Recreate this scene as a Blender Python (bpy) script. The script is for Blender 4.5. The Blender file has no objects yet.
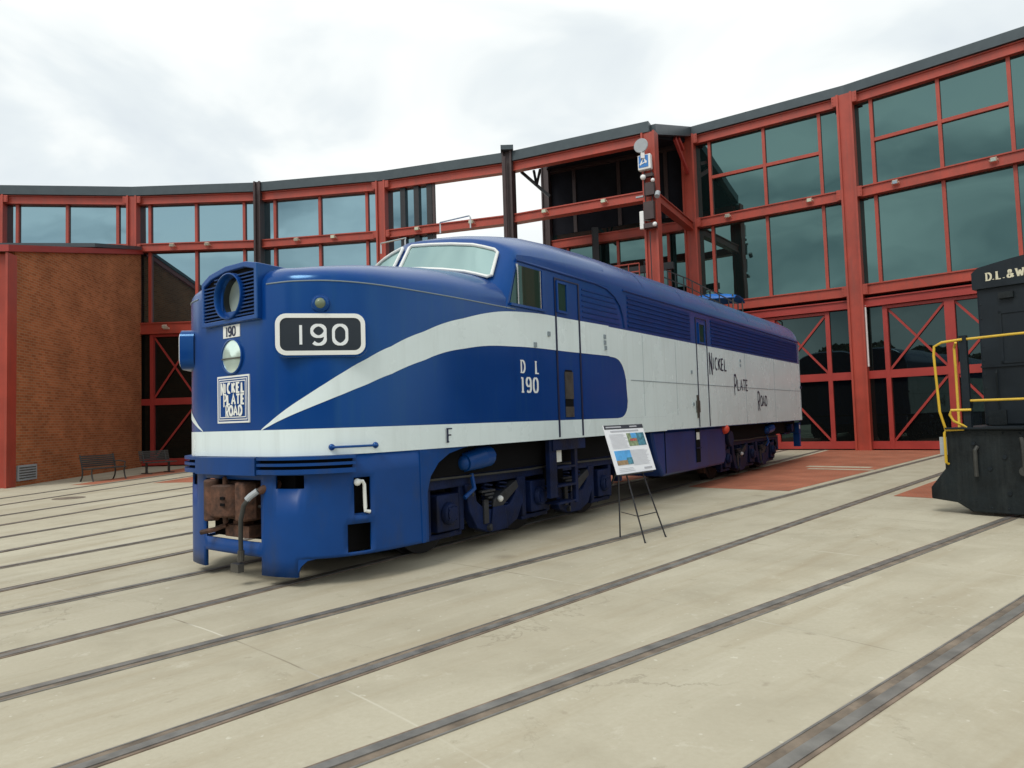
import bpy, math, random
from mathutils import Vector, Matrix
random.seed(7)
R_=math.radians
S=bpy.context.scene
COL=S.collection
# ------------------------------------------------------------------ camera
F_PX,PITCH,ROLL,EYE=690.0,0.05172,-0.03099,1.685
cam=bpy.data.cameras.new('camera'); co=bpy.data.objects.new('camera',cam); COL.objects.link(co)
cam.sensor_fit='HORIZONTAL'; cam.sensor_width=36; cam.lens=F_PX/1024*36; cam.clip_end=2000; cam.clip_start=.05
fw=Vector((0,math.cos(PITCH),math.sin(PITCH))); up=Vector((0,-math.sin(PITCH),math.cos(PITCH))); rt=Vector((1,0,0))
r2=rt*math.cos(ROLL)+up*math.sin(ROLL); u2=-rt*math.sin(ROLL)+up*math.cos(ROLL)
M=Matrix((r2,u2,-fw)).transposed().to_4x4(); M.translation=Vector((0,0,EYE)); co.matrix_world=M
S.camera=co
# ------------------------------------------------------------------ world
SUN_EL,SUN_AZ=R_(52),R_(215)      # azimuth clockwise from +y
w=bpy.data.worlds.new('World'); S.world=w; w.use_nodes=True
nt=w.node_tree; nt.nodes.clear()
def wn(t): return nt.nodes.new(t)
out=wn('ShaderNodeOutputWorld'); mix=wn('ShaderNodeMixShader')
sky=wn('ShaderNodeTexSky'); sky.sky_type='NISHITA'; sky.sun_disc=False; sky.sun_elevation=SUN_EL; sky.sun_rotation=SUN_AZ
b1=wn('ShaderNodeBackground'); b1.inputs[1].default_value=.11
b2=wn('ShaderNodeBackground'); b2.inputs[1].default_value=1.0
tc=wn('ShaderNodeTexCoord'); mp=wn('ShaderNodeMapping'); mp.inputs['Scale'].default_value=(1.3,1.3,3.2)
n1=wn('ShaderNodeTexNoise'); n1.inputs['Scale'].default_value=1.7; n1.inputs['Detail'].default_value=5; n1.inputs['Roughness'].default_value=.5; n1.inputs['Distortion'].default_value=.5
cr=wn('ShaderNodeValToRGB'); e=cr.color_ramp.elements
e[0].position=.33; e[0].color=(.70,.75,.77,1); e[1].position=.58; e[1].color=(.86,.88,.87,1)
x=cr.color_ramp.elements.new(.45); x.color=(.72,.77,.785,1)
cf=wn('ShaderNodeMapRange'); cf.inputs[1].default_value=.3; cf.inputs[2].default_value=.5; cf.inputs[3].default_value=.8; cf.inputs[4].default_value=1.0
L=nt.links.new
L(tc.outputs['Generated'],mp.inputs[0]); L(mp.outputs[0],n1.inputs[0]); L(n1.outputs[0],cr.inputs[0]); L(n1.outputs[0],cf.inputs[0])
sxy=wn('ShaderNodeSeparateXYZ'); L(tc.outputs['Generated'],sxy.inputs[0])
mb_=wn('ShaderNodeMapRange'); mb_.interpolation_type='SMOOTHSTEP'; mb_.inputs[1].default_value=.05; mb_.inputs[2].default_value=-.55; mb_.inputs[3].default_value=0; mb_.inputs[4].default_value=1; L(sxy.outputs[1],mb_.inputs[0])
n2_=wn('ShaderNodeTexNoise'); n2_.inputs['Scale'].default_value=3.2; n2_.inputs['Detail'].default_value=4; n2_.inputs['Distortion'].default_value=.8
mp2=wn('ShaderNodeMapping'); mp2.inputs['Scale'].default_value=(1,1,2.6); mp2.inputs['Location'].default_value=(3.1,1.7,.4); L(tc.outputs['Generated'],mp2.inputs[0]); L(mp2.outputs[0],n2_.inputs[0])
cr2=wn('ShaderNodeValToRGB'); cr2.color_ramp.elements[0].position=.36; cr2.color_ramp.elements[0].color=(.40,.46,.50,1); cr2.color_ramp.elements[1].position=.64; cr2.color_ramp.elements[1].color=(1.0,1.02,1.02,1); L(n2_.outputs[0],cr2.inputs[0])
mxs=wn('ShaderNodeMixRGB'); L(mb_.outputs[0],mxs.inputs[0]); L(cr.outputs[0],mxs.inputs[1]); L(cr2.outputs[0],mxs.inputs[2]); L(mxs.outputs[0],b2.inputs[0]); L(sky.outputs[0],b1.inputs[0]); L(cf.outputs[0],mix.inputs[0]); L(b1.outputs[0],mix.inputs[1]); L(b2.outputs[0],mix.inputs[2]); L(mix.outputs[0],out.inputs[0])
sl=bpy.data.lights.new('sun','SUN'); sl.energy=1.5; sl.angle=R_(22); sl.color=(1,.965,.9)
so=bpy.data.objects.new('sun',sl); COL.objects.link(so)
sd=Vector((math.sin(SUN_AZ)*math.cos(SUN_EL),math.cos(SUN_AZ)*math.cos(SUN_EL),math.sin(SUN_EL)))
so.rotation_euler=sd.to_track_quat('Z','Y').to_euler(); so.location=(0,0,40)
vs=S.view_settings; vs.view_transform='Standard'; vs.look='None'; vs.exposure=0.28; vs.gamma=1; vs.use_curve_mapping=False

# ------------------------------------------------------------------ materials
MATS={}
def nmat(name):
    m=bpy.data.materials.new(name); m.use_nodes=True; MATS[name]=m
    return m,m.node_tree,m.node_tree.nodes['Principled BSDF']
def pmat(name,col,rough=.5,metal=0,spec=.5,var=.0,vscale=3.0,bump=0,bscale=20,coat=0,dirt=None,streak=None):
    m,t,b=nmat(name); b.inputs['Roughness'].default_value=rough; b.inputs['Metallic'].default_value=metal
    b.inputs['Specular IOR Level'].default_value=spec; b.inputs['Coat Weight'].default_value=coat
    N=t.nodes.new; Lk=t.links.new
    tc=N('ShaderNodeTexCoord')
    c4=(*col,1)
    b.inputs['Base Color'].default_value=c4
    if var or dirt:
        n=N('ShaderNodeTexNoise'); n.inputs['Scale'].default_value=vscale; n.inputs['Detail'].default_value=6; n.inputs['Roughness'].default_value=.6
        Lk(tc.outputs['Object'],n.inputs[0])
        r=N('ShaderNodeValToRGB'); r.color_ramp.elements[0].position=.3; r.color_ramp.elements[1].position=.7
        r.color_ramp.elements[0].color=(*[max(0,k*(1-var)) for k in col],1); r.color_ramp.elements[1].color=(*[min(1,k*(1+var)) for k in col],1)
        Lk(n.outputs[0],r.inputs[0]); last=r.outputs[0]
        if dirt:
            dc,amt,ds=dirt
            n2=N('ShaderNodeTexNoise'); n2.inputs['Scale'].default_value=ds; n2.inputs['Detail'].default_value=8; n2.inputs['Roughness'].default_value=.7
            mp=N('ShaderNodeMapping'); mp.inputs['Scale'].default_value=(1,1,.35); Lk(tc.outputs['Object'],mp.inputs[0]); Lk(mp.outputs[0],n2.inputs[0])
            mr=N('ShaderNodeMapRange'); mr.inputs[1].default_value=.52; mr.inputs[2].default_value=.72; mr.inputs[3].default_value=0; mr.inputs[4].default_value=amt
            Lk(n2.outputs[0],mr.inputs[0])
            mx=N('ShaderNodeMixRGB'); mx.inputs[2].default_value=(*dc,1); Lk(mr.outputs[0],mx.inputs[0]); Lk(last,mx.inputs[1]); last=mx.outputs[0]
        if streak:
            n4=N('ShaderNodeTexNoise'); n4.inputs['Scale'].default_value=1.0; n4.inputs['Detail'].default_value=5; n4.inputs['Roughness'].default_value=.65
            mp4=N('ShaderNodeMapping'); mp4.inputs['Scale'].default_value=(7,7,.45); Lk(tc.outputs['Object'],mp4.inputs[0]); Lk(mp4.outputs[0],n4.inputs[0])
            m4=N('ShaderNodeMapRange'); m4.inputs[1].default_value=.5; m4.inputs[2].default_value=.75; m4.inputs[3].default_value=0; m4.inputs[4].default_value=streak[1]; Lk(n4.outputs[0],m4.inputs[0])
            x4=N('ShaderNodeMixRGB'); x4.inputs[2].default_value=(*streak[0],1); Lk(m4.outputs[0],x4.inputs[0]); Lk(last,x4.inputs[1]); last=x4.outputs[0]
        Lk(last,b.inputs['Base Color'])
        rr=N('ShaderNodeMapRange'); rr.inputs[3].default_value=max(.02,rough-.08); rr.inputs[4].default_value=min(1,rough+.1); Lk(n.outputs[0],rr.inputs[0]); Lk(rr.outputs[0],b.inputs['Roughness'])
    if bump:
        n3=N('ShaderNodeTexNoise'); n3.inputs['Scale'].default_value=bscale; n3.inputs['Detail'].default_value=4; Lk(tc.outputs['Object'],n3.inputs[0])
        bp=N('ShaderNodeBump'); bp.inputs['Strength'].default_value=bump; bp.inputs['Distance'].default_value=.02; Lk(n3.outputs[0],bp.inputs['Height']); Lk(bp.outputs[0],b.inputs['Normal'])
    return m
BLUE=pmat('blue_paint',(.0005,.036,.195),.2,spec=.75,var=.08,vscale=.9,bump=.1,bscale=1.1,streak=((.012,.06,.17),.45))
_b=BLUE.node_tree.nodes['Principled BSDF']; _b.inputs['Specular Tint'].default_value=(.28,.62,1,1); _b.inputs['Sheen Weight'].default_value=.22; _b.inputs['Sheen Roughness'].default_value=.35; _b.inputs['Sheen Tint'].default_value=(.55,.75,1,1)
BLUE2=pmat('sill_blue_paint',(.002,.046,.20),.36,spec=.25,var=.12,vscale=1.6,bump=.1,bscale=3,dirt=((.03,.05,.10),.55,2.2))
BLUEL=pmat('louver_blue',(.001,.030,.155),.4,spec=.2,var=.15,vscale=2)
TRUCKB=pmat('truck_blue',(.004,.012,.052),.55,spec=.2,var=.5,vscale=3,bump=.3,bscale=25,dirt=((.02,.018,.02),.8,3))
TANKB=pmat('tank_blue',(.005,.026,.13),.35,spec=.35,var=.3,vscale=1.2,dirt=((.03,.02,.04),.7,1.5))
WHITE=pmat('white_paint',(.72,.82,.83),.26,spec=.4,var=.04,vscale=1.0,bump=.08,bscale=1.3,dirt=((.5,.58,.56),.14,1.4),streak=((.46,.52,.50),.25))
WTRIM=pmat('white_trim',(.75,.77,.74),.4)
WLET=pmat('lettering_white',(.72,.76,.78),.45)
NAVY=pmat('lettering_navy',(.008,.014,.05),.4)
BLK=pmat('black_paint',(.012,.013,.016),.45,var=.3)
DARK=pmat('dark_recess',(.006,.006,.007),.9,spec=.1)
STEEL=pmat('worn_steel',(.10,.095,.085),.45,metal=.6,var=.3,vscale=8)
CHROME=pmat('bright_metal',(.5,.52,.52),.22,metal=1)
RUST=pmat('rusty_steel',(.085,.038,.022),.75,var=.75,vscale=9,bump=.4,bscale=30,dirt=((.03,.02,.016),.8,6))
RUBBER=pmat('rubber_hose',(.035,.036,.032),.6,var=.3)
REDP=pmat('red_steel_paint',(.365,.052,.030),.45,var=.16,vscale=1.1,dirt=((.22,.045,.03),.6,1.3),streak=((.22,.06,.045),.5))
REDD=pmat('red_door_paint',(.33,.034,.026),.45,var=.14,vscale=1.1)
FASC=pmat('roof_fascia_metal',(.05,.07,.08),.4,metal=.2,var=.1)
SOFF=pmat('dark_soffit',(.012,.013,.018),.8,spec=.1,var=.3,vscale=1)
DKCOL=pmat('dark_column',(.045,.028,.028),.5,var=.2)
GREYC=pmat('concrete_base',(.3,.29,.26),.85,var=.2,bump=.3)
YEL=pmat('yellow_paint',(.62,.40,.03),.4,var=.1,vscale=5)
SWB=pmat('locomotive_black',(.008,.013,.018),.42,spec=.3,var=.35,vscale=1.4,bump=.12,bscale=2.5,dirt=((.018,.024,.026),.6,2.2))
SWD=pmat('pilot_black',(.006,.010,.012),.5,spec=.3,var=.5,vscale=2.5,bump=.3,bscale=12,dirt=((.03,.036,.036),.5,3),streak=((.03,.035,.035),.5))
CREAM=pmat('lettering_cream',(.62,.58,.42),.5)
BENCH=pmat('bench_metal',(.045,.045,.042),.5,var=.2,vscale=10)
LAMPB=pmat('lamp_beige',(.55,.42,.33),.5)
LAMPW=pmat('fixture_white',(.75,.76,.75),.4)
GREYB=pmat('grey_box',(.33,.36,.38),.5,var=.1)
SIGNB=pmat('sign_blue',(.03,.18,.5),.4)
TARP=pmat('blue_tarp',(.01,.14,.5),.5,var=.15,vscale=4,bump=.5,bscale=6)
PAPER=pmat('poster_white',(.84,.86,.90),.35)
PTEXT=pmat('poster_text_grey',(.45,.46,.50),.5)
PBAND=pmat('poster_band',(.03,.035,.05),.4)
BARK=pmat('bark',(.06,.045,.03),.9)
ORANGE=pmat('orange_red_plastic',(.6,.06,.03),.4)
SEAM=pmat('paint_seam',(.22,.27,.30),.6)
def glass(name,tint,dark,wav=.012,rough=.01):
    m=bpy.data.materials.new(name); m.use_nodes=True; t=m.node_tree; t.nodes.clear(); N=t.nodes.new; Lk=t.links.new
    o=N('ShaderNodeOutputMaterial'); a=N('ShaderNodeAddShader'); g=N('ShaderNodeBsdfGlossy'); d=N('ShaderNodeBsdfDiffuse')
    g.inputs['Color'].default_value=(*tint,1); g.inputs['Roughness'].default_value=rough; d.inputs['Color'].default_value=(*dark,1)
    tc=N('ShaderNodeTexCoord'); n=N('ShaderNodeTexNoise'); n.inputs['Scale'].default_value=.7; n.inputs['Detail'].default_value=1; b=N('ShaderNodeBump'); b.inputs['Strength'].default_value=.5; b.inputs['Distance'].default_value=wav
    Lk(tc.outputs['Object'],n.inputs[0]); Lk(n.outputs[0],b.inputs['Height']); Lk(b.outputs[0],g.inputs['Normal'])
    Lk(g.outputs[0],a.inputs[0]); Lk(d.outputs[0],a.inputs[1]); Lk(a.outputs[0],o.inputs[0]); return m
GL_R=glass('green_reflective_glass',(.088,.155,.150),(.004,.009,.009))
GL_L=glass('blue_grey_glass',(.20,.315,.36),(.006,.010,.012))
GL_D=glass('dark_door_glass',(.035,.055,.055),(.004,.005,.005))
GL_W=glass('windshield_glass',(.36,.50,.48),(.02,.03,.03),wav=.002)
GL_C=glass('cab_side_glass',(.035,.06,.06),(.022,.04,.030),wav=.002)
LENS=glass('lamp_lens',(.5,.6,.55),(.30,.36,.32),wav=.004,rough=.12)
def brick_mat(name,c1,c2,mc,scale,vec='wall',bump=.4):
    m,t,b=nmat(name); N=t.nodes.new; Lk=t.links.new
    uv=N('ShaderNodeUVMap'); br=N('ShaderNodeTexBrick')
    br.inputs['Color1'].default_value=(*c1,1); br.inputs['Color2'].default_value=(*c2,1); br.inputs['Mortar'].default_value=(*mc,1)
    br.inputs['Scale'].default_value=scale; br.inputs['Mortar Size'].default_value=.014; br.inputs['Brick Width'].default_value=.5; br.inputs['Row Height'].default_value=.17; br.inputs['Bias'].default_value=-.2
    Lk(uv.outputs[0],br.inputs[0])
    n=N('ShaderNodeTexNoise'); n.inputs['Scale'].default_value=.8; n.inputs['Detail'].default_value=6; Lk(uv.outputs[0],n.inputs[0])
    mx=N('ShaderNodeMixRGB'); mx.blend_type='MULTIPLY'; mx.inputs[0].default_value=1
    r=N('ShaderNodeMapRange'); r.inputs[1].default_value=.3; r.inputs[2].default_value=.7; r.inputs[3].default_value=.78; r.inputs[4].default_value=1.15
    Lk(n.outputs[0],r.inputs[0]); Lk(br.outputs[0],mx.inputs[1]); Lk(r.outputs[0],mx.inputs[2]); Lk(mx.outputs[0],b.inputs['Base Color'])
    bp=N('ShaderNodeBump'); bp.inputs['Strength'].default_value=bump; bp.inputs['Distance'].default_value=.01; bp.invert=True; Lk(br.outputs[1],bp.inputs['Height']); Lk(bp.outputs[0],b.inputs['Normal'])
    b.inputs['Roughness'].default_value=.85; b.inputs['Specular IOR Level'].default_value=.2
    return m
BRICK=brick_mat('brick_wall',(.42,.13,.05),(.27,.075,.027),(.36,.24,.13),1.8)
PAVER=brick_mat('red_brick_paving',(.42,.135,.075),(.33,.10,.055),(.30,.20,.14),2.0,bump=.15)
def concrete(name):
    m,t,b=nmat(name); N=t.nodes.new; Lk=t.links.new
    tc=N('ShaderNodeTexCoord')
    def noise(s,d=6,r=.6,dist=0):
        n=N('ShaderNodeTexNoise'); n.inputs['Scale'].default_value=s; n.inputs['Detail'].default_value=d; n.inputs['Roughness'].default_value=r; n.inputs['Distortion'].default_value=dist
        Lk(tc.outputs['Object'],n.inputs[0]); return n
    def mr(src,a,bb,c,d):
        n=N('ShaderNodeMapRange'); n.inputs[1].default_value=a; n.inputs[2].default_value=bb; n.inputs[3].default_value=c; n.inputs[4].default_value=d; Lk(src,n.inputs[0]); return n.outputs[0]
    def mixc(fac,c1,c2,mode='MIX'):
        n=N('ShaderNodeMixRGB'); n.blend_type=mode
        for i,v in enumerate((fac,c1,c2)):
            if isinstance(v,(tuple,float,int)): n.inputs[i].default_value=v if not isinstance(v,tuple) else (*v,1)
            else: Lk(v,n.inputs[i])
        return n.outputs[0]
    big=noise(.16,4); med=noise(1.1,8,.65,.4); fine=noise(28,4,.7); spots=noise(5.5,3,.5)
    c=mixc(mr(big.outputs[0],.35,.65,0,1),(.42,.38,.285),(.515,.48,.37))
    c=mixc(mr(med.outputs[0],.45,.72,0,.55),c,(.30,.265,.19))
    c=mixc(mr(spots.outputs[0],.68,.76,0,.5),c,(.26,.22,.16))
    c=mixc(mr(spots.outputs[0],.22,.30,.45,0),c,(.52,.49,.40))
    c=mixc(mr(fine.outputs[0],.3,.7,.35,0),c,(.36,.32,.23))
    sx0=N('ShaderNodeSeparateXYZ'); Lk(tc.outputs['Object'],sx0.inputs[0])
    at=N('ShaderNodeMath'); at.operation='ARCTAN2'; Lk(sx0.outputs[0],at.inputs[0]); Lk(sx0.outputs[1],at.inputs[1])
    ln=N('ShaderNodeVectorMath'); ln.operation='LENGTH'; Lk(tc.outputs['Object'],ln.inputs[0])
    a2=N('ShaderNodeMath'); a2.operation='MULTIPLY'; a2.inputs[1].default_value=60; Lk(at.outputs[0],a2.inputs[0])
    l2=N('ShaderNodeMath'); l2.operation='MULTIPLY'; l2.inputs[1].default_value=.22; Lk(ln.outputs['Value'],l2.inputs[0])
    cb=N('ShaderNodeCombineXYZ'); Lk(a2.outputs[0],cb.inputs[0]); Lk(l2.outputs[0],cb.inputs[1])
    ns=N('ShaderNodeTexNoise'); ns.inputs['Scale'].default_value=1; ns.inputs['Detail'].default_value=7; ns.inputs['Roughness'].default_value=.65; Lk(cb.outputs[0],ns.inputs[0])
    c=mixc(mr(ns.outputs[0],.50,.74,0,.6),c,(.33,.27,.175)); c=mixc(mr(ns.outputs[0],.42,.25,0,.35),c,(.60,.57,.46))
    sp_=noise(13,2,.5); c=mixc(mr(sp_.outputs[0],.70,.75,0,.55),c,(.62,.60,.50))
    sp2=noise(3.3,6,.75,.3); c=mixc(mr(sp2.outputs[0],.60,.70,0,.5),c,(.55,.52,.42)); c=mixc(mr(sp2.outputs[0],.38,.30,0,.45),c,(.27,.235,.165))
    wv=N('ShaderNodeVectorMath'); wv.operation='ADD'; Lk(tc.outputs['Object'],wv.inputs[0]); Lk(med.outputs[1],wv.inputs[1])
    ve=N('ShaderNodeTexVoronoi'); ve.feature='DISTANCE_TO_EDGE'; ve.inputs['Scale'].default_value=.19; Lk(wv.outputs[0],ve.inputs[0])
    ck=N('ShaderNodeMath'); ck.operation='MULTIPLY'; Lk(mr(ve.outputs['Distance'],.0008,.0020,1,0),ck.inputs[0]); Lk(mr(noise(.35,2).outputs[0],.52,.64,0,.38),ck.inputs[1])
    c=mixc(ck.outputs[0],c,(.17,.145,.10))
    vo=N('ShaderNodeTexVoronoi'); vo.inputs['Scale'].default_value=.55; Lk(tc.outputs['Object'],vo.inputs[0])
    c=mixc(mr(vo.outputs['Distance'],.10,.0,0,.55),c,(.20,.17,.12))
    # concentric and radial pour joints round the turntable (object origin)
    sx=N('ShaderNodeSeparateXYZ'); Lk(tc.outputs['Object'],sx.inputs[0])
    def math_(op,a,bv=None):
        n=N('ShaderNodeMath'); n.operation=op
        for i,v in enumerate((a,bv)):
            if v is None: continue
            if isinstance(v,(float,int)): n.inputs[i].default_value=v
            else: Lk(v,n.inputs[i])
        return n.outputs[0]
    r=math_('SQRT',math_('ADD',math_('MULTIPLY',sx.outputs[0],sx.outputs[0]),math_('MULTIPLY',sx.outputs[1],sx.outputs[1])))
    rr=math_('ADD',r,math_('MULTIPLY',mr(med.outputs[0],0,1,-.5,.5),.03))
    f=math_('ABSOLUTE',math_('SUBTRACT',math_('FRACT',math_('DIVIDE',rr,3.05)),.5))
    j=mr(f,.001,.0035,1,0)
    br=mr(noise(.9,2).outputs[0],.42,.6,.15,.95)
    c=mixc(math_('MULTIPLY',j,br),c,mixc(mr(noise(.5,2).outputs[0],.45,.55,0,1),(.20,.17,.12),(.60,.57,.47)))
    Lk(c,b.inputs['Base Color']); b.inputs['Roughness'].default_value=.85; b.inputs['Specular IOR Level'].default_value=.25
    bp=N('ShaderNodeBump'); bp.inputs['Strength'].default_value=.25; bp.inputs['Distance'].default_value=.01
    Lk(mixc(.4,fine.outputs[0],med.outputs[0]),bp.inputs['Height']); Lk(bp.outputs[0],b.inputs['Normal'])
    return m
CONC=concrete('concrete_apron')
RAILH=pmat('rail_head_steel',(.23,.22,.20),.45,metal=.45,var=.3,vscale=5)
FLANGE=pmat('flangeway_grime',(.17,.135,.10),.9,var=.45,vscale=4,dirt=((.06,.05,.045),.8,3))
EDGE=pmat('rail_edge_brown',(.20,.15,.11),.85,var=.4,vscale=5,dirt=((.10,.09,.08),.7,2))

# ------------------------------------------------------------------ builders
INV={}
def setp(o,label=None,cat=None,group=None,kind=None):
    if label: o['label']=label
    if cat: o['category']=cat
    if group: o['group']=group
    if kind: o['kind']=kind
    return o
def empty(name,loc,rotz,label,cat,group=None,kind=None):
    o=bpy.data.objects.new(name,None); COL.objects.link(o); o.location=loc; o.rotation_euler=(0,0,rotz); o.empty_display_size=.3
    INV[o.name]=(Matrix.Translation(loc)@Matrix.Rotation(rotz,4,'Z')).inverted(); setp(o,label,cat,group,kind); return o
class MB:
    def __init__(s,tf=None): s.v=[];s.f=[];s.uv=[];s.tf=tf or (lambda p:Vector(p))
    def add(s,vs,fs,uvs=None):
        b=len(s.v); s.v+= [s.tf(Vector(p)) for p in vs]
        for k,f in enumerate(fs):
            s.f.append([b+i for i in f]); s.uv.append(uvs[k] if uvs else None)
        return s
    def box(s,c,d,rot=None):
        hx,hy,hz=d[0]/2,d[1]/2,d[2]/2; P=[Vector((i*hx,j*hy,k*hz)) for i in(-1,1) for j in(-1,1) for k in(-1,1)]
        if rot: P=[rot@p for p in P]
        c=Vector(c); P=[p+c for p in P]
        return s.add(P,[(0,1,3,2),(4,6,7,5),(0,4,5,1),(2,3,7,6),(0,2,6,4),(1,5,7,3)])
    def b2(s,a,b): return s.box([(a[i]+b[i])/2 for i in range(3)],[abs(b[i]-a[i]) for i in range(3)])
    def beam(s,p,q,wd,h,upv=(0,0,1)):
        p=Vector(p);q=Vector(q); d=(q-p); l=d.length; d.normalize(); u=Vector(upv); sd_=d.cross(u)
        if sd_.length<1e-4: u=Vector((0,1,0)); sd_=d.cross(u)
        sd_.normalize(); u=sd_.cross(d)
        P=[p+d*(l*i)+sd_*(wd/2*j)+u*(h/2*k) for i in(0,1) for j in(-1,1) for k in(-1,1)]
        return s.add(P,[(0,1,3,2),(4,6,7,5),(0,4,5,1),(2,3,7,6),(0,2,6,4),(1,5,7,3)])
    def cyl(s,p,q,r,n=16,r2=None,cap=True):
        p=Vector(p);q=Vector(q); d=(q-p).normalized(); a=d.orthogonal().normalized(); b=d.cross(a); r2=r if r2 is None else r2
        P=[]; 
        for c,rr in((p,r),(q,r2)):
            for i in range(n): t=2*math.pi*i/n; P.append(c+a*math.cos(t)*rr+b*math.sin(t)*rr)
        F=[(i,(i+1)%n,n+(i+1)%n,n+i) for i in range(n)]
        if cap: F+=[tuple(range(n))[::-1],tuple(range(n,2*n))]
        return s.add(P,F)
    def tube(s,pts,r,n=8):
        pts=[Vector(p) for p in pts]; rings=[]; P=[];F=[]
        a=None
        for i,p in enumerate(pts):
            d=(pts[min(i+1,len(pts)-1)]-pts[max(i-1,0)]).normalized()
            a=d.orthogonal().normalized() if a is None else (a-d*a.dot(d)).normalized()
            b=d.cross(a); rr=r[i] if isinstance(r,(list,tuple)) else r
            P+=[p+a*math.cos(2*math.pi*k/n)*rr+b*math.sin(2*math.pi*k/n)*rr for k in range(n)]
        m=len(pts)
        for i in range(m-1):
            for k in range(n): F.append((i*n+k,i*n+(k+1)%n,(i+1)*n+(k+1)%n,(i+1)*n+k))
        F+=[tuple(range(n))[::-1],tuple(range((m-1)*n,m*n))]
        return s.add(P,F)
    def grid(s,rows,closed=False):
        n=len(rows[0]); P=[p for r in rows for p in r]; F=[]
        for i in range(len(rows)-1):
            for k in range(n-1 if not closed else n): F.append((i*n+k,i*n+(k+1)%n,(i+1)*n+(k+1)%n,(i+1)*n+k))
        return s.add(P,F)
    def prism(s,prof,fn0,fn1):
        # prof 2D list; fn maps (a,b)->3D for each end
        n=len(prof); P=[fn0(a,b) for a,b in prof]+[fn1(a,b) for a,b in prof]
        F=[(i,(i+1)%n,n+(i+1)%n,n+i) for i in range(n)]+[tuple(range(n))[::-1],tuple(range(n,2*n))]
        return s.add(P,F)
    def sphere(s,c,r,n=12,m=8,sc=(1,1,1)):
        c=Vector(c); rows=[]
        for i in range(m+1):
            t=math.pi*i/m; rows.append([c+Vector((r*sc[0]*math.sin(t)*math.cos(2*math.pi*k/n),r*sc[1]*math.sin(t)*math.sin(2*math.pi*k/n),r*sc[2]*math.cos(t))) for k in range(n)])
        return s.grid(rows,True)
    def build(s,name,mat,parent=None,smooth=False,bevel=0,loc=None,solid=0,angle=35,each=False,**kw):
        if each:
            par=list(range(len(s.v)))
            def fd(i):
                while par[i]!=i: par[i]=par[par[i]]; i=par[i]
                return i
            for f in s.f:
                for i in f[1:]: par[fd(i)]=fd(f[0])
            G_={}
            for k,f in enumerate(s.f): G_.setdefault(fd(f[0]),[]).append(k)
            o=None
            for fs in G_.values():
                q=MB(); mp={}
                for k in fs:
                    for i in s.f[k]:
                        if i not in mp: mp[i]=len(q.v); q.v.append(s.v[i])
                    q.f.append([mp[i] for i in s.f[k]]); q.uv.append(s.uv[k])
                o=q.build(name,mat,parent,smooth,bevel,loc,solid,angle,**kw)
            return o
        me=bpy.data.meshes.new(name)
        if parent is not None: inv=INV[parent['_r'] if '_r' in parent else parent.name]
        else: inv=Matrix.Translation(Vector(loc if loc else (0,0,0))).inverted()
        V=[inv@p for p in s.v]
        me.from_pydata(V,[],s.f); me.validate()
        if any(u for u in s.uv) and len(me.polygons)==len(s.uv):
            uvl=me.uv_layers.new(name='UVMap')
            for p,u in zip(me.polygons,s.uv):
                if u:
                    for li,q in zip(p.loop_indices,u): uvl.data[li].uv=q
        me.materials.append(mat)
        o=bpy.data.objects.new(name,me); COL.objects.link(o)
        if parent is not None:
            o.parent=parent; INV[o.name]=inv
        elif loc: o.location=loc
        # consistent normals
        import bmesh
        bm=bmesh.new(); bm.from_mesh(me); bmesh.ops.recalc_face_normals(bm,faces=bm.faces)
        if smooth:
            for f in bm.faces: f.smooth=True
            for ed in bm.edges:
                if len(ed.link_faces)==2 and ed.calc_face_angle(0)>R_(angle): ed.smooth=False
        bm.to_mesh(me); bm.free()
        if bevel:
            md=o.modifiers.new('bevel','BEVEL'); md.width=bevel; md.segments=2; md.limit_method='ANGLE'; md.angle_limit=R_(40)
        if solid:
            md=o.modifiers.new('solid','SOLIDIFY'); md.thickness=solid; md.offset=-1
        setp(o,**kw); return o

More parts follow.
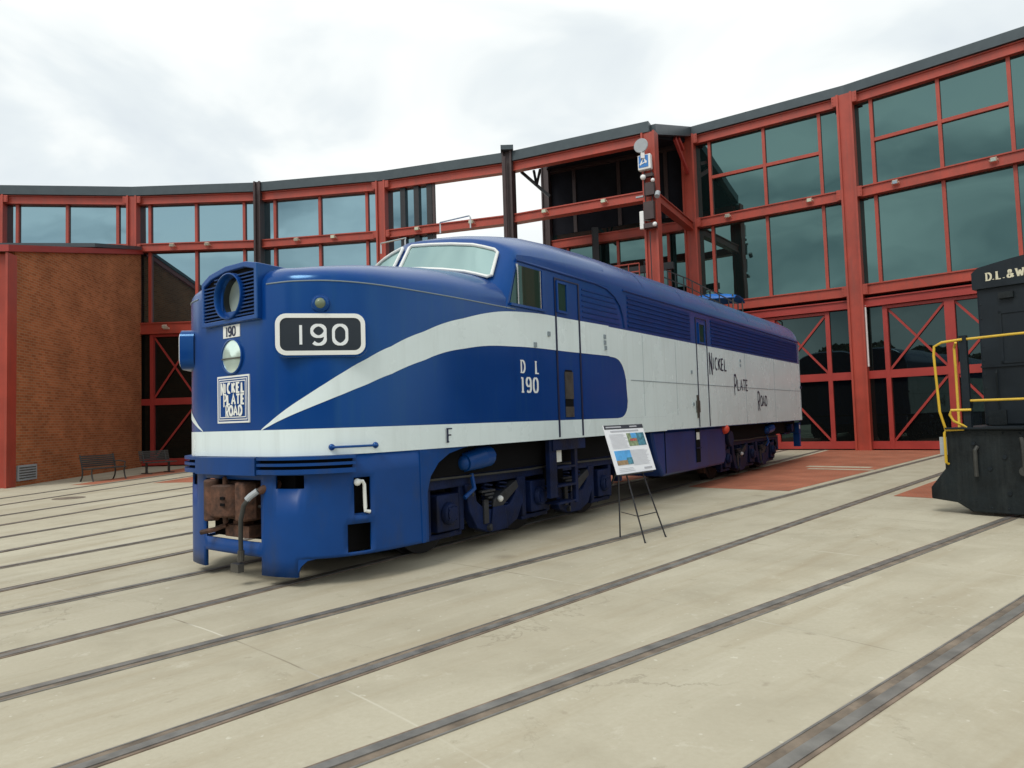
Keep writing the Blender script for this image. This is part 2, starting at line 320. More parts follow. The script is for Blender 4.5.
# stroke lettering ---------------------------------------------------------
def arc_(cx,cy,rx,ry,a0,a1,n=12): return [(cx+rx*math.cos(R_(a0+(a1-a0)*i/n)),cy+ry*math.sin(R_(a0+(a1-a0)*i/n))) for i in range(n+1)]
G={ '1':[[(.3,0),(.3,1)]],
 '9':[arc_(.3,.7,.28,.3,0,360,20),[(.58,.7),(.58,.35)]+arc_(.3,.3,.28,.3,0,-140,8)],
 '0':[arc_(.3,.66,.28,.34,0,180,10)+arc_(.3,.34,.28,.34,180,360,10)+[(.58,.66)]],
 'N':[[(.05,0),(.05,1)],[(.05,1),(.55,0)],[(.55,0),(.55,1)]],
 'I':[[(.1,0),(.1,1)]],
 'C':[arc_(.35,.5,.3,.5,60,300,14)],
 'K':[[(.05,0),(.05,1)],[(.5,1),(.07,.45)],[(.18,.56),(.52,0)]],
 'E':[[(.5,1),(.05,1),(.05,0),(.5,0)],[(.05,.52),(.42,.52)]],
 'L':[[(.05,1),(.05,0),(.5,0)]],
 'P':[[(.05,0),(.05,1)],[(.05,1),(.3,1)]+arc_(.3,.74,.24,.26,90,-90,8)+[(.05,.48)]],
 'A':[[(0,0),(.3,1),(.6,0)],[(.12,.35),(.48,.35)]],
 'T':[[(.3,0),(.3,1)],[(0,1),(.6,1)]],
 'R':[[(.05,0),(.05,1)],[(.05,1),(.3,1)]+arc_(.3,.74,.24,.26,90,-90,8)+[(.05,.48)],[(.25,.48),(.55,0)]],
 'O':[arc_(.33,.5,.3,.5,0,360,20)],
 'D':[[(.05,0),(.05,1)],[(.05,1),(.22,1)]+arc_(.22,.5,.36,.5,90,-90,12)+[(.05,0)]],
 'F':[[(.05,0),(.05,1)],[(.05,1),(.52,1)],[(.05,.52),(.42,.52)]],
 'W':[[(0,1),(.2,0)],[(.2,0),(.4,.8)],[(.4,.8),(.6,0)],[(.6,0),(.8,1)]],
 '&':[[(.72,.0),(.22,.70)]+arc_(.34,.82,.14,.17,200,-30,8)+[(.14,.36)],[(.14,.36)]+arc_(.28,.2,.2,.2,150,330,8)+[(.68,.48)]],
 '.':[[(.05,0),(.05,.09)]], ' ':[] }
ADV={'1':.45,'I':.3,'W':1.0,'.':.26,' ':.45,'&':.9}
SER={'1':[(.3,0),(.22,.97,.15)],'D':[(.05,0),(.05,1)],'L':[(.05,1),(.05,0)],'F':[(.05,0),(.05,1)],'P':[(.05,0)],'N':[(.05,0),(.55,1),(.05,1)],'W':[(0,1),(.8,1)],'I':[(.1,0),(.1,1)]}
def text_mb(mb,txt,fmap,h,wd=.14,wn=None,xs=1.0,serif=False,space=0.12,off=0.004):
    """fmap(u,w,o)->3D ; u,w in metres, o offset outward"""
    wn=wd if wn is None else wn; x=0; k=0
    for ch in txt:
        adv=ADV.get(ch,.62)
        strokes=[(st,wd,wn) for st in G[ch]]
        if serif:
            for q in SER.get(ch,[]):
                hl=.15 if len(q)==2 else q[2]*.7
                strokes.append(([(q[0]-hl/xs,q[1]),(q[0]+hl/xs,q[1])],wd*.5,wd*.5))
        for st,a,b in strokes:
            k+=1; pts=[Vector((x+p[0]*xs,p[1]))*h for p in st]
            Lf=[];Rt=[]; closed=(pts[0]-pts[-1]).length<1e-6 and len(pts)>3
            for i,p in enumerate(pts):
                if closed: d=pts[(i+1)%(len(pts)-1)]-pts[(i-1)%(len(pts)-1)]
                else:
                    d=pts[min(i+1,len(pts)-1)]-pts[max(i-1,0)]
                if d.length<1e-9: d=Vector((1,0))
                d.normalize(); nrm=Vector((-d.y,d.x)); hw=h*(a*abs(d.y)+b*abs(d.x))/2
                if not closed and 0<i<len(pts)-1:
                    d1=(p-pts[i-1]).normalized(); d2_=(pts[i+1]-p).normalized(); c=max(.5,math.cos(d1.angle(d2_,0)/2)); hw=hw/c
                Lf.append(p+nrm*hw); Rt.append(p-nrm*hw)
            o=off+.0004*(k%6)
            rows=[[fmap(l.x,l.y,o),fmap(r.x,r.y,o)] for l,r in zip(Lf,Rt)]
            mb.grid(rows)
        x+=(adv*xs+space)
    return x*h
def text_w(txt,h,xs=1.0,space=.12): return sum(ADV.get(c,.62)*xs+space for c in txt)*h

# ------------------------------------------------------------------ layout: everything radiates from the turntable centre
TC=Vector((-15.330,-9.327,0))
def pol(R,deg,z=0):
    t=R_(deg); return TC+Vector((math.sin(t)*R,math.cos(t)*R,z))
TRACKS=[4.7,12.35,20.0,27.67,35.43,43.11,50.45,58.1,65.7]
# ground
g=MB(); n=72; rad=420
g.add([(0,0,0)]+[(math.cos(2*math.pi*i/n)*rad,math.sin(2*math.pi*i/n)*rad,0) for i in range(n)],[(0,1+i,1+(i+1)%n) for i in range(n)])
go=g.build('ground',CONC,kind='structure'); go.location=TC
# red brick paving between the tracks
for i,(a,b) in enumerate(zip([-.3]+TRACKS[:-1],TRACKS)):
    R0,R1=31.95,(42.1 if a<27 else 47.9)
    da=math.degrees(.98/R0); rows=[];U=[]
    m=8;mb=MB()
    for k in range(m):
        r0=R0+(R1-R0)*k/m; r1=R0+(R1-R0)*(k+1)/m
        def ang(r,side): return (a+math.degrees(1.0/r)) if side==0 else (b-math.degrees(1.0/r))
        q=[pol(r0,ang(r0,0),.004),pol(r0,ang(r0,1),.004),pol(r1,ang(r1,1),.004),pol(r1,ang(r1,0),.004)]
        uv=[(p.x,p.y) for p in q]
        mb.add(q,[(0,1,2,3)],[uv])
    mb.build('brick_paving',PAVER,kind='structure',loc=tuple(pol(36,(a+b)/2,0)))
mb=MB()
for (r,a0,a1,w_) in ((38.5,38.6,41.2,.45),(37.7,39.0,41.6,.3)):
    for k in range(10):
        t0=a0+(a1-a0)*k/10; t1=a0+(a1-a0)*(k+1)/10
        mb.add([pol(r,t0,.008),pol(r,t1,.008),pol(r+w_,t1,.008),pol(r+w_,t0,.008)],[(0,1,2,3)])
mb.build('paving_patch',CONC,kind='structure')
# tracks
for th in TRACKS:
    t=R_(th); d=Vector((math.sin(t),math.cos(t),0)); nn=Vector((math.cos(t),-math.sin(t),0))
    R1=42.1 if th<27 else 47.9
    tr=empty('railway_track',tuple(pol(20,th)),0,None,None,kind='structure')
    A,B,C,D=MB(),MB(),MB(),MB()
    for s_ in(-1,1):
        def strip(mb,a,b,z0,z1):
            P=[TC+d*r+nn*(s_*v)+Vector((0,0,z)) for r in(13.0,R1) for v in(a,b) for z in(z0,z1)]
            mb.add(P,[(0,1,3,2),(4,6,7,5),(0,4,5,1),(2,3,7,6),(1,5,7,3),(0,2,6,4)])
        strip(A,.7175,.787,-.02,.012)      # rail head
        strip(B,.655,.7165,-.02,.0045)     # flangeway
        strip(D,.788,.812,-.02,.0065)      # outer edge strip
        strip(C,.640,.654,-.02,.007)       # inner guard edge
    A.build('rail_head',RAILH,tr); B.build('flangeway',FLANGE,tr); D.build('outer_edge',EDGE,tr); C.build('guard_edge',RAILH,tr)
    nb=MB()   # a few gaps/knots of debris in the flangeway
    for k in range(3):
        r=random.uniform(19,40); s_=random.choice((-1,1)); c=TC+d*r+nn*(s_*.68)
        nb.box(c+Vector((0,0,.004)),(.05,.07,.004),Matrix.Rotation(-t,3,'Z'))
    nb.build('debris',EDGE,tr,each=True)

# ------------------------------------------------------------------ roundhouse facades
HG=(10.45,.36)
LEFT=[-19.8,-11.6,-3.55,4.73,13.1,21.6,30.12]
RIGHT=[21.35,30.12,38.25,46.15,54.1]
def framefn(A,B):
    A=Vector(A);B=Vector(B); e=(B-A); l=e.length; e.normalize(); nrm=Vector((e.y,-e.x,0))   # towards the court
    return (lambda u,o,z:A+e*(u*l)+nrm*o+Vector((0,0,z))),l,e,nrm
def fbox(mb,fn,u0,u1,o0,o1,z0,z1,z0b=None,z1b=None):
    z0b=z0 if z0b is None else z0b; z1b=z1 if z1b is None else z1b
    P=[fn(u,o,z) for (u,za,zb) in((u0,z0,z1),(u1,z0b,z1b)) for o in(o0,o1) for z in(za,zb)]
    mb.add(P,[(0,1,3,2),(4,6,7,5),(0,4,5,1),(2,3,7,6),(0,2,6,4),(1,5,7,3)])
def window(fn,l,u0,u1,z0,z1,bars,gm,root,fm,midz=None,mid=None,name='window',bw=.125):
    g=MB(); 
    edges=[u0]+list(bars)+[u1]
    for a,b in zip(edges,edges[1:]):
        fbox(g,fn,a,b,-.16,-.10+random.uniform(-.004,.004),z0,z1)
    wo=g.build(name,gm,root)
    f=MB()
    for u in bars: fbox(f,fn,u-bw/2/l,u+bw/2/l,-.12,.02,z0,z1)
    if midz: fbox(f,fn,mid[0]+bw/2/l,mid[1]-bw/2/l,-.12,.0,midz-.07,midz+.07)
    if f.v: f.build('mullion',fm,wo,each=not midz)
    return wo
def beam_i(root,fn,u0,u1,zc,h,mat,name='girder',d=.34,both=True):
    b=MB(); fbox(b,fn,u0,u1,-d/2,d/2-.06,zc-h/2,zc+h/2); 
    fbox(b,fn,u0,u1,-d/2,d/2,zc+h/2,zc+h/2+.05); fbox(b,fn,u0,u1,-d/2,d/2,zc-h/2-.05,zc-h/2)
    return b.build(name,mat,root)
def door_leaf(fn,l,u0,u1,root,mirror,zt=5.82):
    g=MB(); fbox(g,fn,u0,u1,-.18,-.12,.05,zt)
    # the leaf: frame is the thing part, glass and brace below it
    f=MB(); w_=.17/l
    for a,b in((u0,u0+w_),(u1-w_,u1)): fbox(f,fn,a,b,-.12,.04,.05,zt)
    fbox(f,fn,u0+w_,u1-w_,-.12,.03,.05,.36); fbox(f,fn,u0+w_,u1-w_,-.12,.03,2.9,3.22); fbox(f,fn,u0+w_,u1-w_,-.12,.03,zt-.12,zt)
    do=f.build('door',REDD,root); g.build('glass',GL_D,do)
    br=MB()
    for (a,za,b,zb,o) in((u0+w_,3.24,u1-w_,zt-.14,-.045),(u0+w_,zt-.14,u1-w_,3.24,-.09),((u0+w_,.38,u1-w_,2.88,-.045) if not mirror else (u0+w_,2.88,u1-w_,.38,-.045))):
        br.beam(fn(a,o,za),fn(b,o,zb),.035,.085)
    br.build('brace',REDD,do)
def column(root,R,deg,z1,wd,mat,z0=0,dp=.5):
    t=R_(deg); b=MB(); c=pol(R,deg); e=Vector((math.cos(t),-math.sin(t),0)); r=Vector((math.sin(t),math.cos(t),0))
    rot=Matrix((e,r,Vector((0,0,1)))).transposed()
    for s_ in(-1,1): b.box(c+e*(s_*(wd/2-.04))+Vector((0,0,(z0+z1)/2)),(.08,dp,z1-z0),rot)
    b.box(c-r*.10+Vector((0,0,(z0+z1)/2)),(wd-.16,.1,z1-z0),rot)
    return b.build('column',mat,root)
# ---- left wing
LW=empty('roundhouse_wing',tuple(pol(42.2,0)),0,'lower left wing of the roundhouse with pale blue-grey windows in red steel frames','building')
for i,(a,b) in enumerate(zip(LEFT[:-1],LEFT[1:])):
    fn,l,e,nr=framefn(pol(42.2,a),pol(42.2,b)); cu=.14/l
    last=i>=len(LEFT)-3
    bars=[.12,.49,.87]
    beam_i(LW,fn,cu,1-cu,12.76,.30,REDP,'top_beam')
    beam_i(LW,fn,cu,1-cu,HG[0],.28,REDP,'girder',.44)
    if i<4:
        window(fn,l,cu,1-cu,10.65,12.6,bars,GL_L,LW,REDP)
        window(fn,l,cu,1-cu,6.85,10.25,bars,GL_L,LW,REDP)
        beam_i(LW,fn,cu,1-cu,6.56,.44,REDP,'girder',.4)
        window(fn,l,cu,.12,.05,6.3,[],GL_D,LW,REDP); window(fn,l,.88,1-cu,.05,6.3,[],GL_D,LW,REDP)
        fb=MB(); 
        for (u0,u1) in((cu,.12),(.88,1-cu)): fbox(fb,fn,u0,u1,-.1,.06,.05,.36); fbox(fb,fn,u0,u1,-.1,.06,2.9,3.2)
        fb.build('base_rail',REDD,LW,each=True)
        door_leaf(fn,l,.12,.5,LW,False,6.28); door_leaf(fn,l,.5,.88,LW,True,6.28)
    elif i==4:
        # glazed only as far as x=430 in the picture, then an open screen
        ue=.378
        window(fn,l,cu,ue,10.65,12.6,[],GL_L,LW,REDP); window(fn,l,cu,ue,5,10.25,[],GL_L,LW,REDP)
        f=MB()
        for u in(.165,.275,ue): fbox(f,fn,u-.02,u+.02,-.1,.05,5,12.6)
        f.build('mullion',BLK,LW,each=True)
        f=MB(); fbox(f,fn,.385+.02,.40+.02,-.1,.05,5,12.6); f.build('mullion',DKCOL,LW)
    # fascia + sloping roof
    fs=MB(); fbox(fs,fn,-.004,1.004,-.35,.28,12.97,13.40); fs.build('fascia',FASC,LW)
def sector(root,R0,R1,a0,a1,z00,z01,z10,z11,mat,name,n=10,b0=None,b1=None):
    """solid between radii with bottom/top heights at inner (z00,z01) and outer (z10,z11)"""
    mb=MB(); rows=[]
    for k in range(n+1):
        a=a0+(a1-a0)*k/n
        b0_=a0 if b0 is None else b0; b1_=a1 if b1 is None else b1; b=b0_+(b1_-b0_)*k/n
        rows.append([pol(R0,a,z00),pol(R0,a,z01),pol(R1,b,z11),pol(R1,b,z10)])
    mb.grid(rows,True); m=len(rows)
    mb.f.append([0,1,2,3]); mb.uv.append(None); mb.f.append([(m-1)*4+k for k in (3,2,1,0)]); mb.uv.append(None)
    return mb.build(name,mat,root)
sector(LW,42.5,52,-19.8,15.6,13.0,13.38,14.2,14.6,FASC,'roof',16,-19.8,11.2)
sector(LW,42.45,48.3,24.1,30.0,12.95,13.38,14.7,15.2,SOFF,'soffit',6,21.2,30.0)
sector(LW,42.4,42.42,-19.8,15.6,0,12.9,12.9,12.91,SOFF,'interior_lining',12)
mb=MB(); mb.add([pol(42.45,15.6,0),pol(52,11.2,0),pol(52,11.2,14.2),pol(42.45,15.6,13)],[(0,1,2,3)]); mb.build('end_wall',GL_L,LW,solid=.1)
for k,a in enumerate(LEFT):
    if k in(3,5): column(LW,42.05,a,13.5 if k==5 else 13.42,.44 if k==5 else .32,DKCOL)
    elif k==6: column(LW,42.1,a,12.96,.56,REDP)
    else: column(LW,42.1,a,12.95,.46,REDP)
# column caps & rainwater pipes on dark columns
pm=MB()
for a in(LEFT[3],LEFT[5]):
    pm.cyl(pol(41.66,a-.05,0),pol(41.66,a-.05,13.1),.06,10)
pm.build('downpipe',DKCOL,LW,each=True)
pm=MB(); c=pol(41.9,LEFT[5]); pm.box(c+Vector((0,0,13.5)),(.55,.55,.2)); pm.build('rainwater_head',FASC,LW)
# diagonal knee braces in the open bay and under the pavilion roof
fn,l,e,nr=framefn(pol(42.2,21.6),pol(42.2,30.12))
bm_=MB(); bm_.beam(fn(.05,-.5,12.7),fn(.235,-.9,11.5),.10,.13); bm_.beam(fn(.14,-.6,12.7),fn(.15,-.7,12.1),.08,.09); bm_.beam(fn(.19,-.6,12.7),fn(.15,-.7,12.0),.08,.09)
bm_.build('knee_brace',BLK,LW,each=True)

# return frame from the corner column back to the tall wing
fnr,lr,e,nr=framefn(pol(42.35,30.12),pol(47.7,30.12))
rf=MB(); fbox(rf,fnr,0,1,-.2,.2,12.97,13.4,14.75,15.2); rf.build('fascia',FASC,LW)
beam_i(LW,fnr,.03,.98,HG[0],.28,REDP,'girder')
bb=MB(); bb.beam(fnr(.86,0,13.9),fnr(.72,0,14.2),.12,.16); bb.beam(fnr(.98,0,13.0),fnr(.62,0,14.0),.12,.2); bb.build('knee_brace',REDD,LW,each=True)
pm=MB()
for a,R in((24.6,47.2),(28.6,46.6)): pm.box(pol(R,a)+Vector((0,0,5.5)),(.3,.3,11.0))
pm.build('inner_post',BLK,LW,each=True)
pm=MB(); 
for (Ra,Rb,z) in((45.0,45.0,6.3),): pm.beam(pol(45,24.6,8.15),pol(45,30,8.15),.25,.3)
pm.build('inner_beam',BLK,LW)
# ---- right wing
RW=empty('roundhouse_wing',tuple(pol(48,41)),0,'taller right wing of the roundhouse with dark green mirror glass and red steel doors','building')
for i,(a,b) in enumerate(zip(RIGHT[:-1],RIGHT[1:])):
    fn,l,e,nr=framefn(pol(48,a),pol(48,b)); cu=.22/l
    bars=[.14,.50,.84]
    beam_i(RW,fn,cu,1-cu,14.58,.30,REDP if i else DKCOL,'top_beam')  # first bay's beam is red steel, coloured dark for the soffit's shade
    beam_i(RW,fn,cu,1-cu,10.60,.34,REDP,'girder',.46)
    beam_i(RW,fn,cu,1-cu,6.55,.34,REDP,'girder',.5)
    beam_i(RW,fn,cu,1-cu,6.02,.26,REDD,'door_head',.34)
    if i: window(fn,l,cu,1-cu,10.85,14.38,bars,GL_R,RW,REDP,12.68,(.14,.84))
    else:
        wl_=MB(); fbox(wl_,fn,cu,1-cu,-.2,-.12,11.15,14.8); wl_.build('dark_reflection_panel',SOFF,RW)  # black sheet in place of panes, paints their reflection of the soffit
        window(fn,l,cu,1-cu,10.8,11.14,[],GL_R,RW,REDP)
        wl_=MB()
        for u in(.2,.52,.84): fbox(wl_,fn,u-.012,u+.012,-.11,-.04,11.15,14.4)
        wl_.build('shaded_mullion',DKCOL,RW,each=True)  # red mullions with the soffit's shade put into their colour
    window(fn,l,cu,1-cu,6.80,10.37,bars,GL_R,RW,REDP)
    window(fn,l,cu,.14,.05,5.83,[],GL_D,RW,REDP); window(fn,l,.84,1-cu,.05,5.83,[],GL_D,RW,REDP)
    fb=MB()
    for (u0,u1) in((cu,.14),(.84,1-cu)): fbox(fb,fn,u0,u1,-.1,.06,.05,.36); fbox(fb,fn,u0,u1,-.1,.06,2.9,3.22)
    fb.build('base_rail',REDD,RW,each=True)
    door_leaf(fn,l,.14,.49,RW,False); door_leaf(fn,l,.49,.84,RW,True)
    fs=MB(); fbox(fs,fn,-.004,1.004,-.35,.28,14.80,15.2); fs.build('fascia',FASC,RW)
sector(RW,48.3,58,21.4,54,14.9,15.18,15.9,16.2,FASC,'roof',12,17.9,54)
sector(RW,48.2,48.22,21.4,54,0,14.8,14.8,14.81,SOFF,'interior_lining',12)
for k,a in enumerate(RIGHT): column(RW,47.85,a,14.82,.40 if k==0 else .60,DKCOL if k==0 else REDP)
mb=MB(); fbox(mb,framefn(pol(48,38.25),pol(48,46.15))[0],.045,.055,.1,.16,3.4,5.9); mb.build('conduit',LAMPW,RW)

def gussets(root,angs,R,zs,hh,wid):
    for a in angs:
        t=R_(a); c=pol(R-.32,a); e=Vector((math.cos(t),-math.sin(t),0)); rr=Vector((math.sin(t),math.cos(t),0)); rot=Matrix((e,rr,Vector((0,0,1)))).transposed()
        for z in zs:
            for sg in(-1,1):
                m=MB(); m.box(c+e*(sg*(wid/2+.09))+rr*.06+Vector((0,0,z)),(.18,.02,hh),rot)
                for q in(-.3,0,.3): m.box(c+e*(sg*(wid/2+.13))+rr*.045+Vector((0,0,z+q*hh)),(.035,.03,.035),rot)
                m.build('gusset_plate',REDP,root)

gussets(RW,RIGHT[1:-1],47.9,(10.6,6.55,14.58),.42,.60)
gussets(LW,[LEFT[1],LEFT[2],LEFT[4]],42.15,(10.45,12.76),.32,.46)
# ---- small floodlights clamped on the girders
fl0=None
FLS=[(42.2,-.9,10.45,'third'),(42.2,1.4,10.45,''),(42.2,7.4,10.45,''),(42.2,9.9,10.45,''),(42.2,15.6,10.45,''),(42.2,19.2,10.45,''),(42.2,23.9,10.45,''),(42.2,27.5,10.45,''),(48,32.2,10.6,''),(48,36.4,10.6,''),(48,40.3,10.6,''),(48,44.2,10.6,''),(42.2,-1.4,6.56,'')]
FLL=['small beige floodlight on the upper girder just right of the brick annex','small beige floodlight on the girder above the locomotive headlight',
'small beige floodlight on the girder just right of the left dark column','small beige floodlight on the girder near the middle of the bay left of the windshield',
'small beige floodlight on the girder above the left cab windshield pane','small beige floodlight on the girder against open sky above the right windshield pane',
'small beige floodlight on the girder below the left end of the dark soffit','small beige floodlight on the girder below the dark soffit near the corner column',
'small beige floodlight on the tall wing girder in its first glazed bay, nearest the corner','small beige floodlight on the tall wing girder left of the big middle column',
'small beige floodlight on the tall wing girder right of the big middle column','small beige floodlight on the tall wing girder nearest the right edge of the view',
'small beige floodlight on the low girder beside the brick annex door']
for k,(R,a,z,_) in enumerate(FLS):
    base=pol(R-.42,a,z+.02); t=R_(a)
    if fl0 is None:
        fl0=empty('floodlight',tuple(base),-t,FLL[0],'floodlight','small floodlights along the roundhouse girders')
        r=Matrix.Translation(base)@Matrix.Rotation(-t,4,'Z')
        m=MB(lambda p:r@p); m.box((0,0,.02),(.2,.13,.15),Matrix.Rotation(R_(20),3,'X')); m.build('housing',LAMPB,fl0,bevel=.012)
        m=MB(lambda p:r@p); m.box((0,-.08,-.005),(.16,.01,.11),Matrix.Rotation(R_(20),3,'X')); m.build('lens',LENS,fl0)
        m=MB(lambda p:r@p); m.beam((-.13,.0,.0),(-.13,.2,-.05),.02,.04); m.beam((.13,.0,.0),(.13,.2,-.05),.02,.04); m.box((0,.2,-.05),(.3,.03,.08)); m.build('bracket',LAMPB,fl0)
        flk=[c for c in COL.objects if c.parent==fl0]
    else:
        o=fl0.copy(); COL.objects.link(o); o.location=base; o.rotation_euler=(0,0,-t); o['label']=FLL[k]
        for c in flk: q=c.copy(); COL.objects.link(q); q.parent=o

# ---- brick annex
C1=Vector((-16.31,22.58,0)); C2=Vector((-17.62,32.75,0)); ex=(C2-C1).normalized(); ny=Vector((ex.y,-ex.x,0))*1.0  # faces +x
wl=(C2-C1).length
BA=empty('brick_annex',tuple(C1),0,'brown brick annex with sloping dark roof edge at the left side','building')
m=MB(); q=[C1,C2,C2+Vector((0,0,10.15)),C1+Vector((0,0,7.75))]
m.add(q,[(0,1,2,3)],[[(0,0),(wl,0),(wl,10.15),(0,7.75)]])
q2=[C1-ny*7,C1,C1+Vector((0,0,7.75)),C1-ny*7+Vector((0,0,7.75))]; m.add(q2,[(0,1,2,3)],[[(0,0),(7,0),(7,7.75),(0,7.75)]])
q3=[C2,C2-ny*7,C2-ny*7+Vector((0,0,10.15)),C2+Vector((0,0,10.15))]; m.add(q3,[(0,1,2,3)],[[(0,0),(7,0),(7,10.15),(0,10.15)]])
m.build('wall',BRICK,BA)
def wfn(u,o,z): return C1+ex*u+ny*o+Vector((0,0,z))
m=MB(); P=[wfn(u,o,z) for (u,zz) in((-.6,7.62),(wl,10.17)) for o in(-7.2,.12) for z in(zz,zz+.22)]
m.add(P,[(0,1,3,2),(4,6,7,5),(0,4,5,1),(2,3,7,6),(0,2,6,4),(1,5,7,3)]); m.build('roof',REDD,BA)
m=MB(); P=[wfn(u,o,z) for (u,zz) in((5.2,9.26),(wl-.3,10.33)) for o in(-6,.16) for z in(zz-.02,zz+.14)]
m.add(P,[(0,1,3,2),(4,6,7,5),(0,4,5,1),(2,3,7,6),(0,2,6,4),(1,5,7,3)]); m.build('roof_flashing',FASC,BA)
m=MB()
for du in(-.12,-.62): m.b2((0,0,0),(.01,.01,.01)) if False else None
def wbox(m,u0,u1,o0,o1,z0,z1):
    P=[wfn(u,o,z) for u in(u0,u1) for o in(o0,o1) for z in(z0,z1)]; m.add(P,[(0,1,3,2),(4,6,7,5),(0,4,5,1),(2,3,7,6),(0,2,6,4),(1,5,7,3)])
wbox(m,-.55,-.03,-.75,-.67,0,7.6); wbox(m,-.55,-.03,.0,.07,0,7.6); wbox(m,-.34,-.24,-.67,0,0,7.6)
m.build('column',REDP,BA)
m=MB(); wbox(m,.12,1.25,.003,.05,.17,.68); vg=m.build('vent_panel',GREYB,BA)
m=MB()
for k in range(5): wbox(m,.2,1.17,.052,.062,.24+k*.085,.27+k*.085)
m.build('slat',STEEL,vg)
m=MB(); c=wfn(-.9,-.9,7.2); m.sphere(c,.2,12,8,(1,1,.8)); m.cyl(c,c+Vector((0,0,.4)),.04,8); 
setp(m.build('wall_lamp',GREYB,None,True,loc=tuple(c)),'round grey lamp hanging at the left edge beside the red annex column','lamp')

# ---- gear on the corner column
fnc=lambda dx,dy,z:pol(41.72,30.12)+Vector((dx,dy,z))
K=29.0
def cc(px_dx,z,o=0):  # along the face of the column
    t=R_(30.12); return pol(41.8-o,30.12)+Vector((math.cos(t),-math.sin(t),0))*px_dx+Vector((0,0,z))
od=Vector((-math.sin(R_(30.12)),-math.cos(R_(30.12)),0)); ed=Vector((math.cos(R_(30.12)),-math.sin(R_(30.12)),0))
root=empty('antenna_dish',tuple(cc(-.25,12.55,.2)),0,'pale round dish at the top of the corner column','antenna')
m=MB(); c=cc(-.12,12.25,.35); m.cyl(c,c+od*.06,.10,20,.29); m.cyl(c+od*.06,c+od*.09,.29,20,.27); m.build('dish',GREYB,root,True)
m=MB(); m.beam(c,cc(0,12.4,0),.06,.06); m.box(c-Vector((0,0,.36))+ed*.03,(.14,.14,.28)); m.build('bracket',LAMPW,root)
root=empty('emblem_box',tuple(cc(-.05,11.6,.2)),0,'square white box with a blue emblem below the dish on the corner column','sign')
rot=Matrix((ed,od*-1,Vector((0,0,1)))).transposed()
m=MB(); m.box(cc(-.05,11.62,.2),(.52,.24,.6),rot); m.build('housing',LAMPW,root,bevel=.03)
m=MB(); m.box(cc(-.07,11.64,.33),(.38,.02,.46),rot); pn=m.build('panel',SIGNB,root)
m=MB(); m.beam(cc(-.2,11.5,.345),cc(-.05,11.8,.345),.012,.05); m.beam(cc(-.05,11.8,.345),cc(.04,11.55,.345),.012,.05); m.beam(cc(-.22,11.52,.347),cc(.08,11.62,.347),.012,.04); m.build('mark',LAMPW,pn)
root=empty('security_camera',tuple(cc(.05,10.95,.2)),0,'grey dome camera cluster with brackets below the emblem box on the corner column','camera')
m=MB(); m.box(cc(.0,11.1,.15),(.5,.2,.12),rot); m.box(cc(.1,10.55,.15),(.35,.2,.5),rot); m.build('bracket',DKCOL,root)
m=MB(); m.sphere(cc(-.12,11.02,.3),.11); m.sphere(cc(.25,10.85,.25),.08); m.build('dome',LAMPW,root,True)
m=MB(); m.cyl(cc(.42,10.35,.2),cc(.42,10.15,.35),.1,10); m.box(cc(-.32,10.3,.2),(.3,.1,.06),rot); m.build('spot',GREYB,root)
root=empty('antenna',tuple(cc(-.3,9.6,.2)),0,'slim upright white antenna panel on the left side of the corner column','antenna')
m=MB(); m.box(cc(-.26,9.35,.22),(.17,.12,.72),rot); m.build('housing',LAMPW,root,bevel=.03); m=MB(); m.beam(cc(-.2,9.35,.2),cc(0,9.35,0),.05,.05); m.build('bracket',GREYB,root)
root=empty('junction_box',tuple(cc(.2,9.3,.2)),0,'rust red junction boxes with conduits bundled on the corner column under the cameras','electrical box')
m=MB(); m.box(cc(.03,9.7,.15),(.4,.22,.7),rot); m.box(cc(.05,9.1,.15),(.5,.25,.18),rot); m.build('box',DKCOL,root)
m=MB(); m.sphere(cc(.27,9.1,.28),.09); m.build('lamp',LAMPW,root,True)
m=MB(); m.tube([cc(-.12,11.3,.1),cc(-.14,10.4,.12),cc(-.1,9.9,.1)],.025); m.tube([cc(.15,11.3,.1),cc(.17,10.4,.1),cc(.12,9.8,.1)],.025); m.tube([cc(.0,8.9,.1),cc(0,6,.08)],.02); m.build('conduit',BLK,root)

# ---- stair railing inside the pavilion, blue tarp
root=empty('walkway_stair',tuple(pol(44.5,28)),0,'dark metal stair railing descending inside the open corner frame','stairs')
m=MB(); q=[pol(44.3,28.6,7.3),pol(44.3,31.0,6.3),pol(44.3,33.6,5.0)]
for a,b in zip(q,q[1:]):
    for dz in(0,.35,.7,1.05): m.beam(a+Vector((0,0,dz)),b+Vector((0,0,dz)),.04,.05)
for k in range(12):
    f=k/11*2; i=min(int(f),1); p=q[i].lerp(q[i+1],f-i); m.beam(p,p+Vector((0,0,1.05)),.04,.04)
m.build('railing',BLK,root)
m=MB(); m.beam(q[0]-Vector((0,0,.2)),q[1]-Vector((0,0,.2)),1.2,.12); m.beam(q[1]-Vector((0,0,.2)),q[2]-Vector((0,0,.2)),1.2,.12); m.build('stringer',DKCOL,root)
m=MB(); m.beam(pol(44.3,25.5,7.0),pol(44.3,28.6,7.0),1.4,.14); m.build('landing',DKCOL,root)
m=MB()
for dz in(.35,.7,1.05): m.beam(pol(43.6,25.5,7.1+dz),pol(43.6,28.6,7.1+dz),.04,.05)
for k in range(6): p=pol(43.6,25.5+3.1*k/5,7.1); m.beam(p,p+Vector((0,0,1.05)),.04,.04)
m.build('landing_rail',REDP,root)

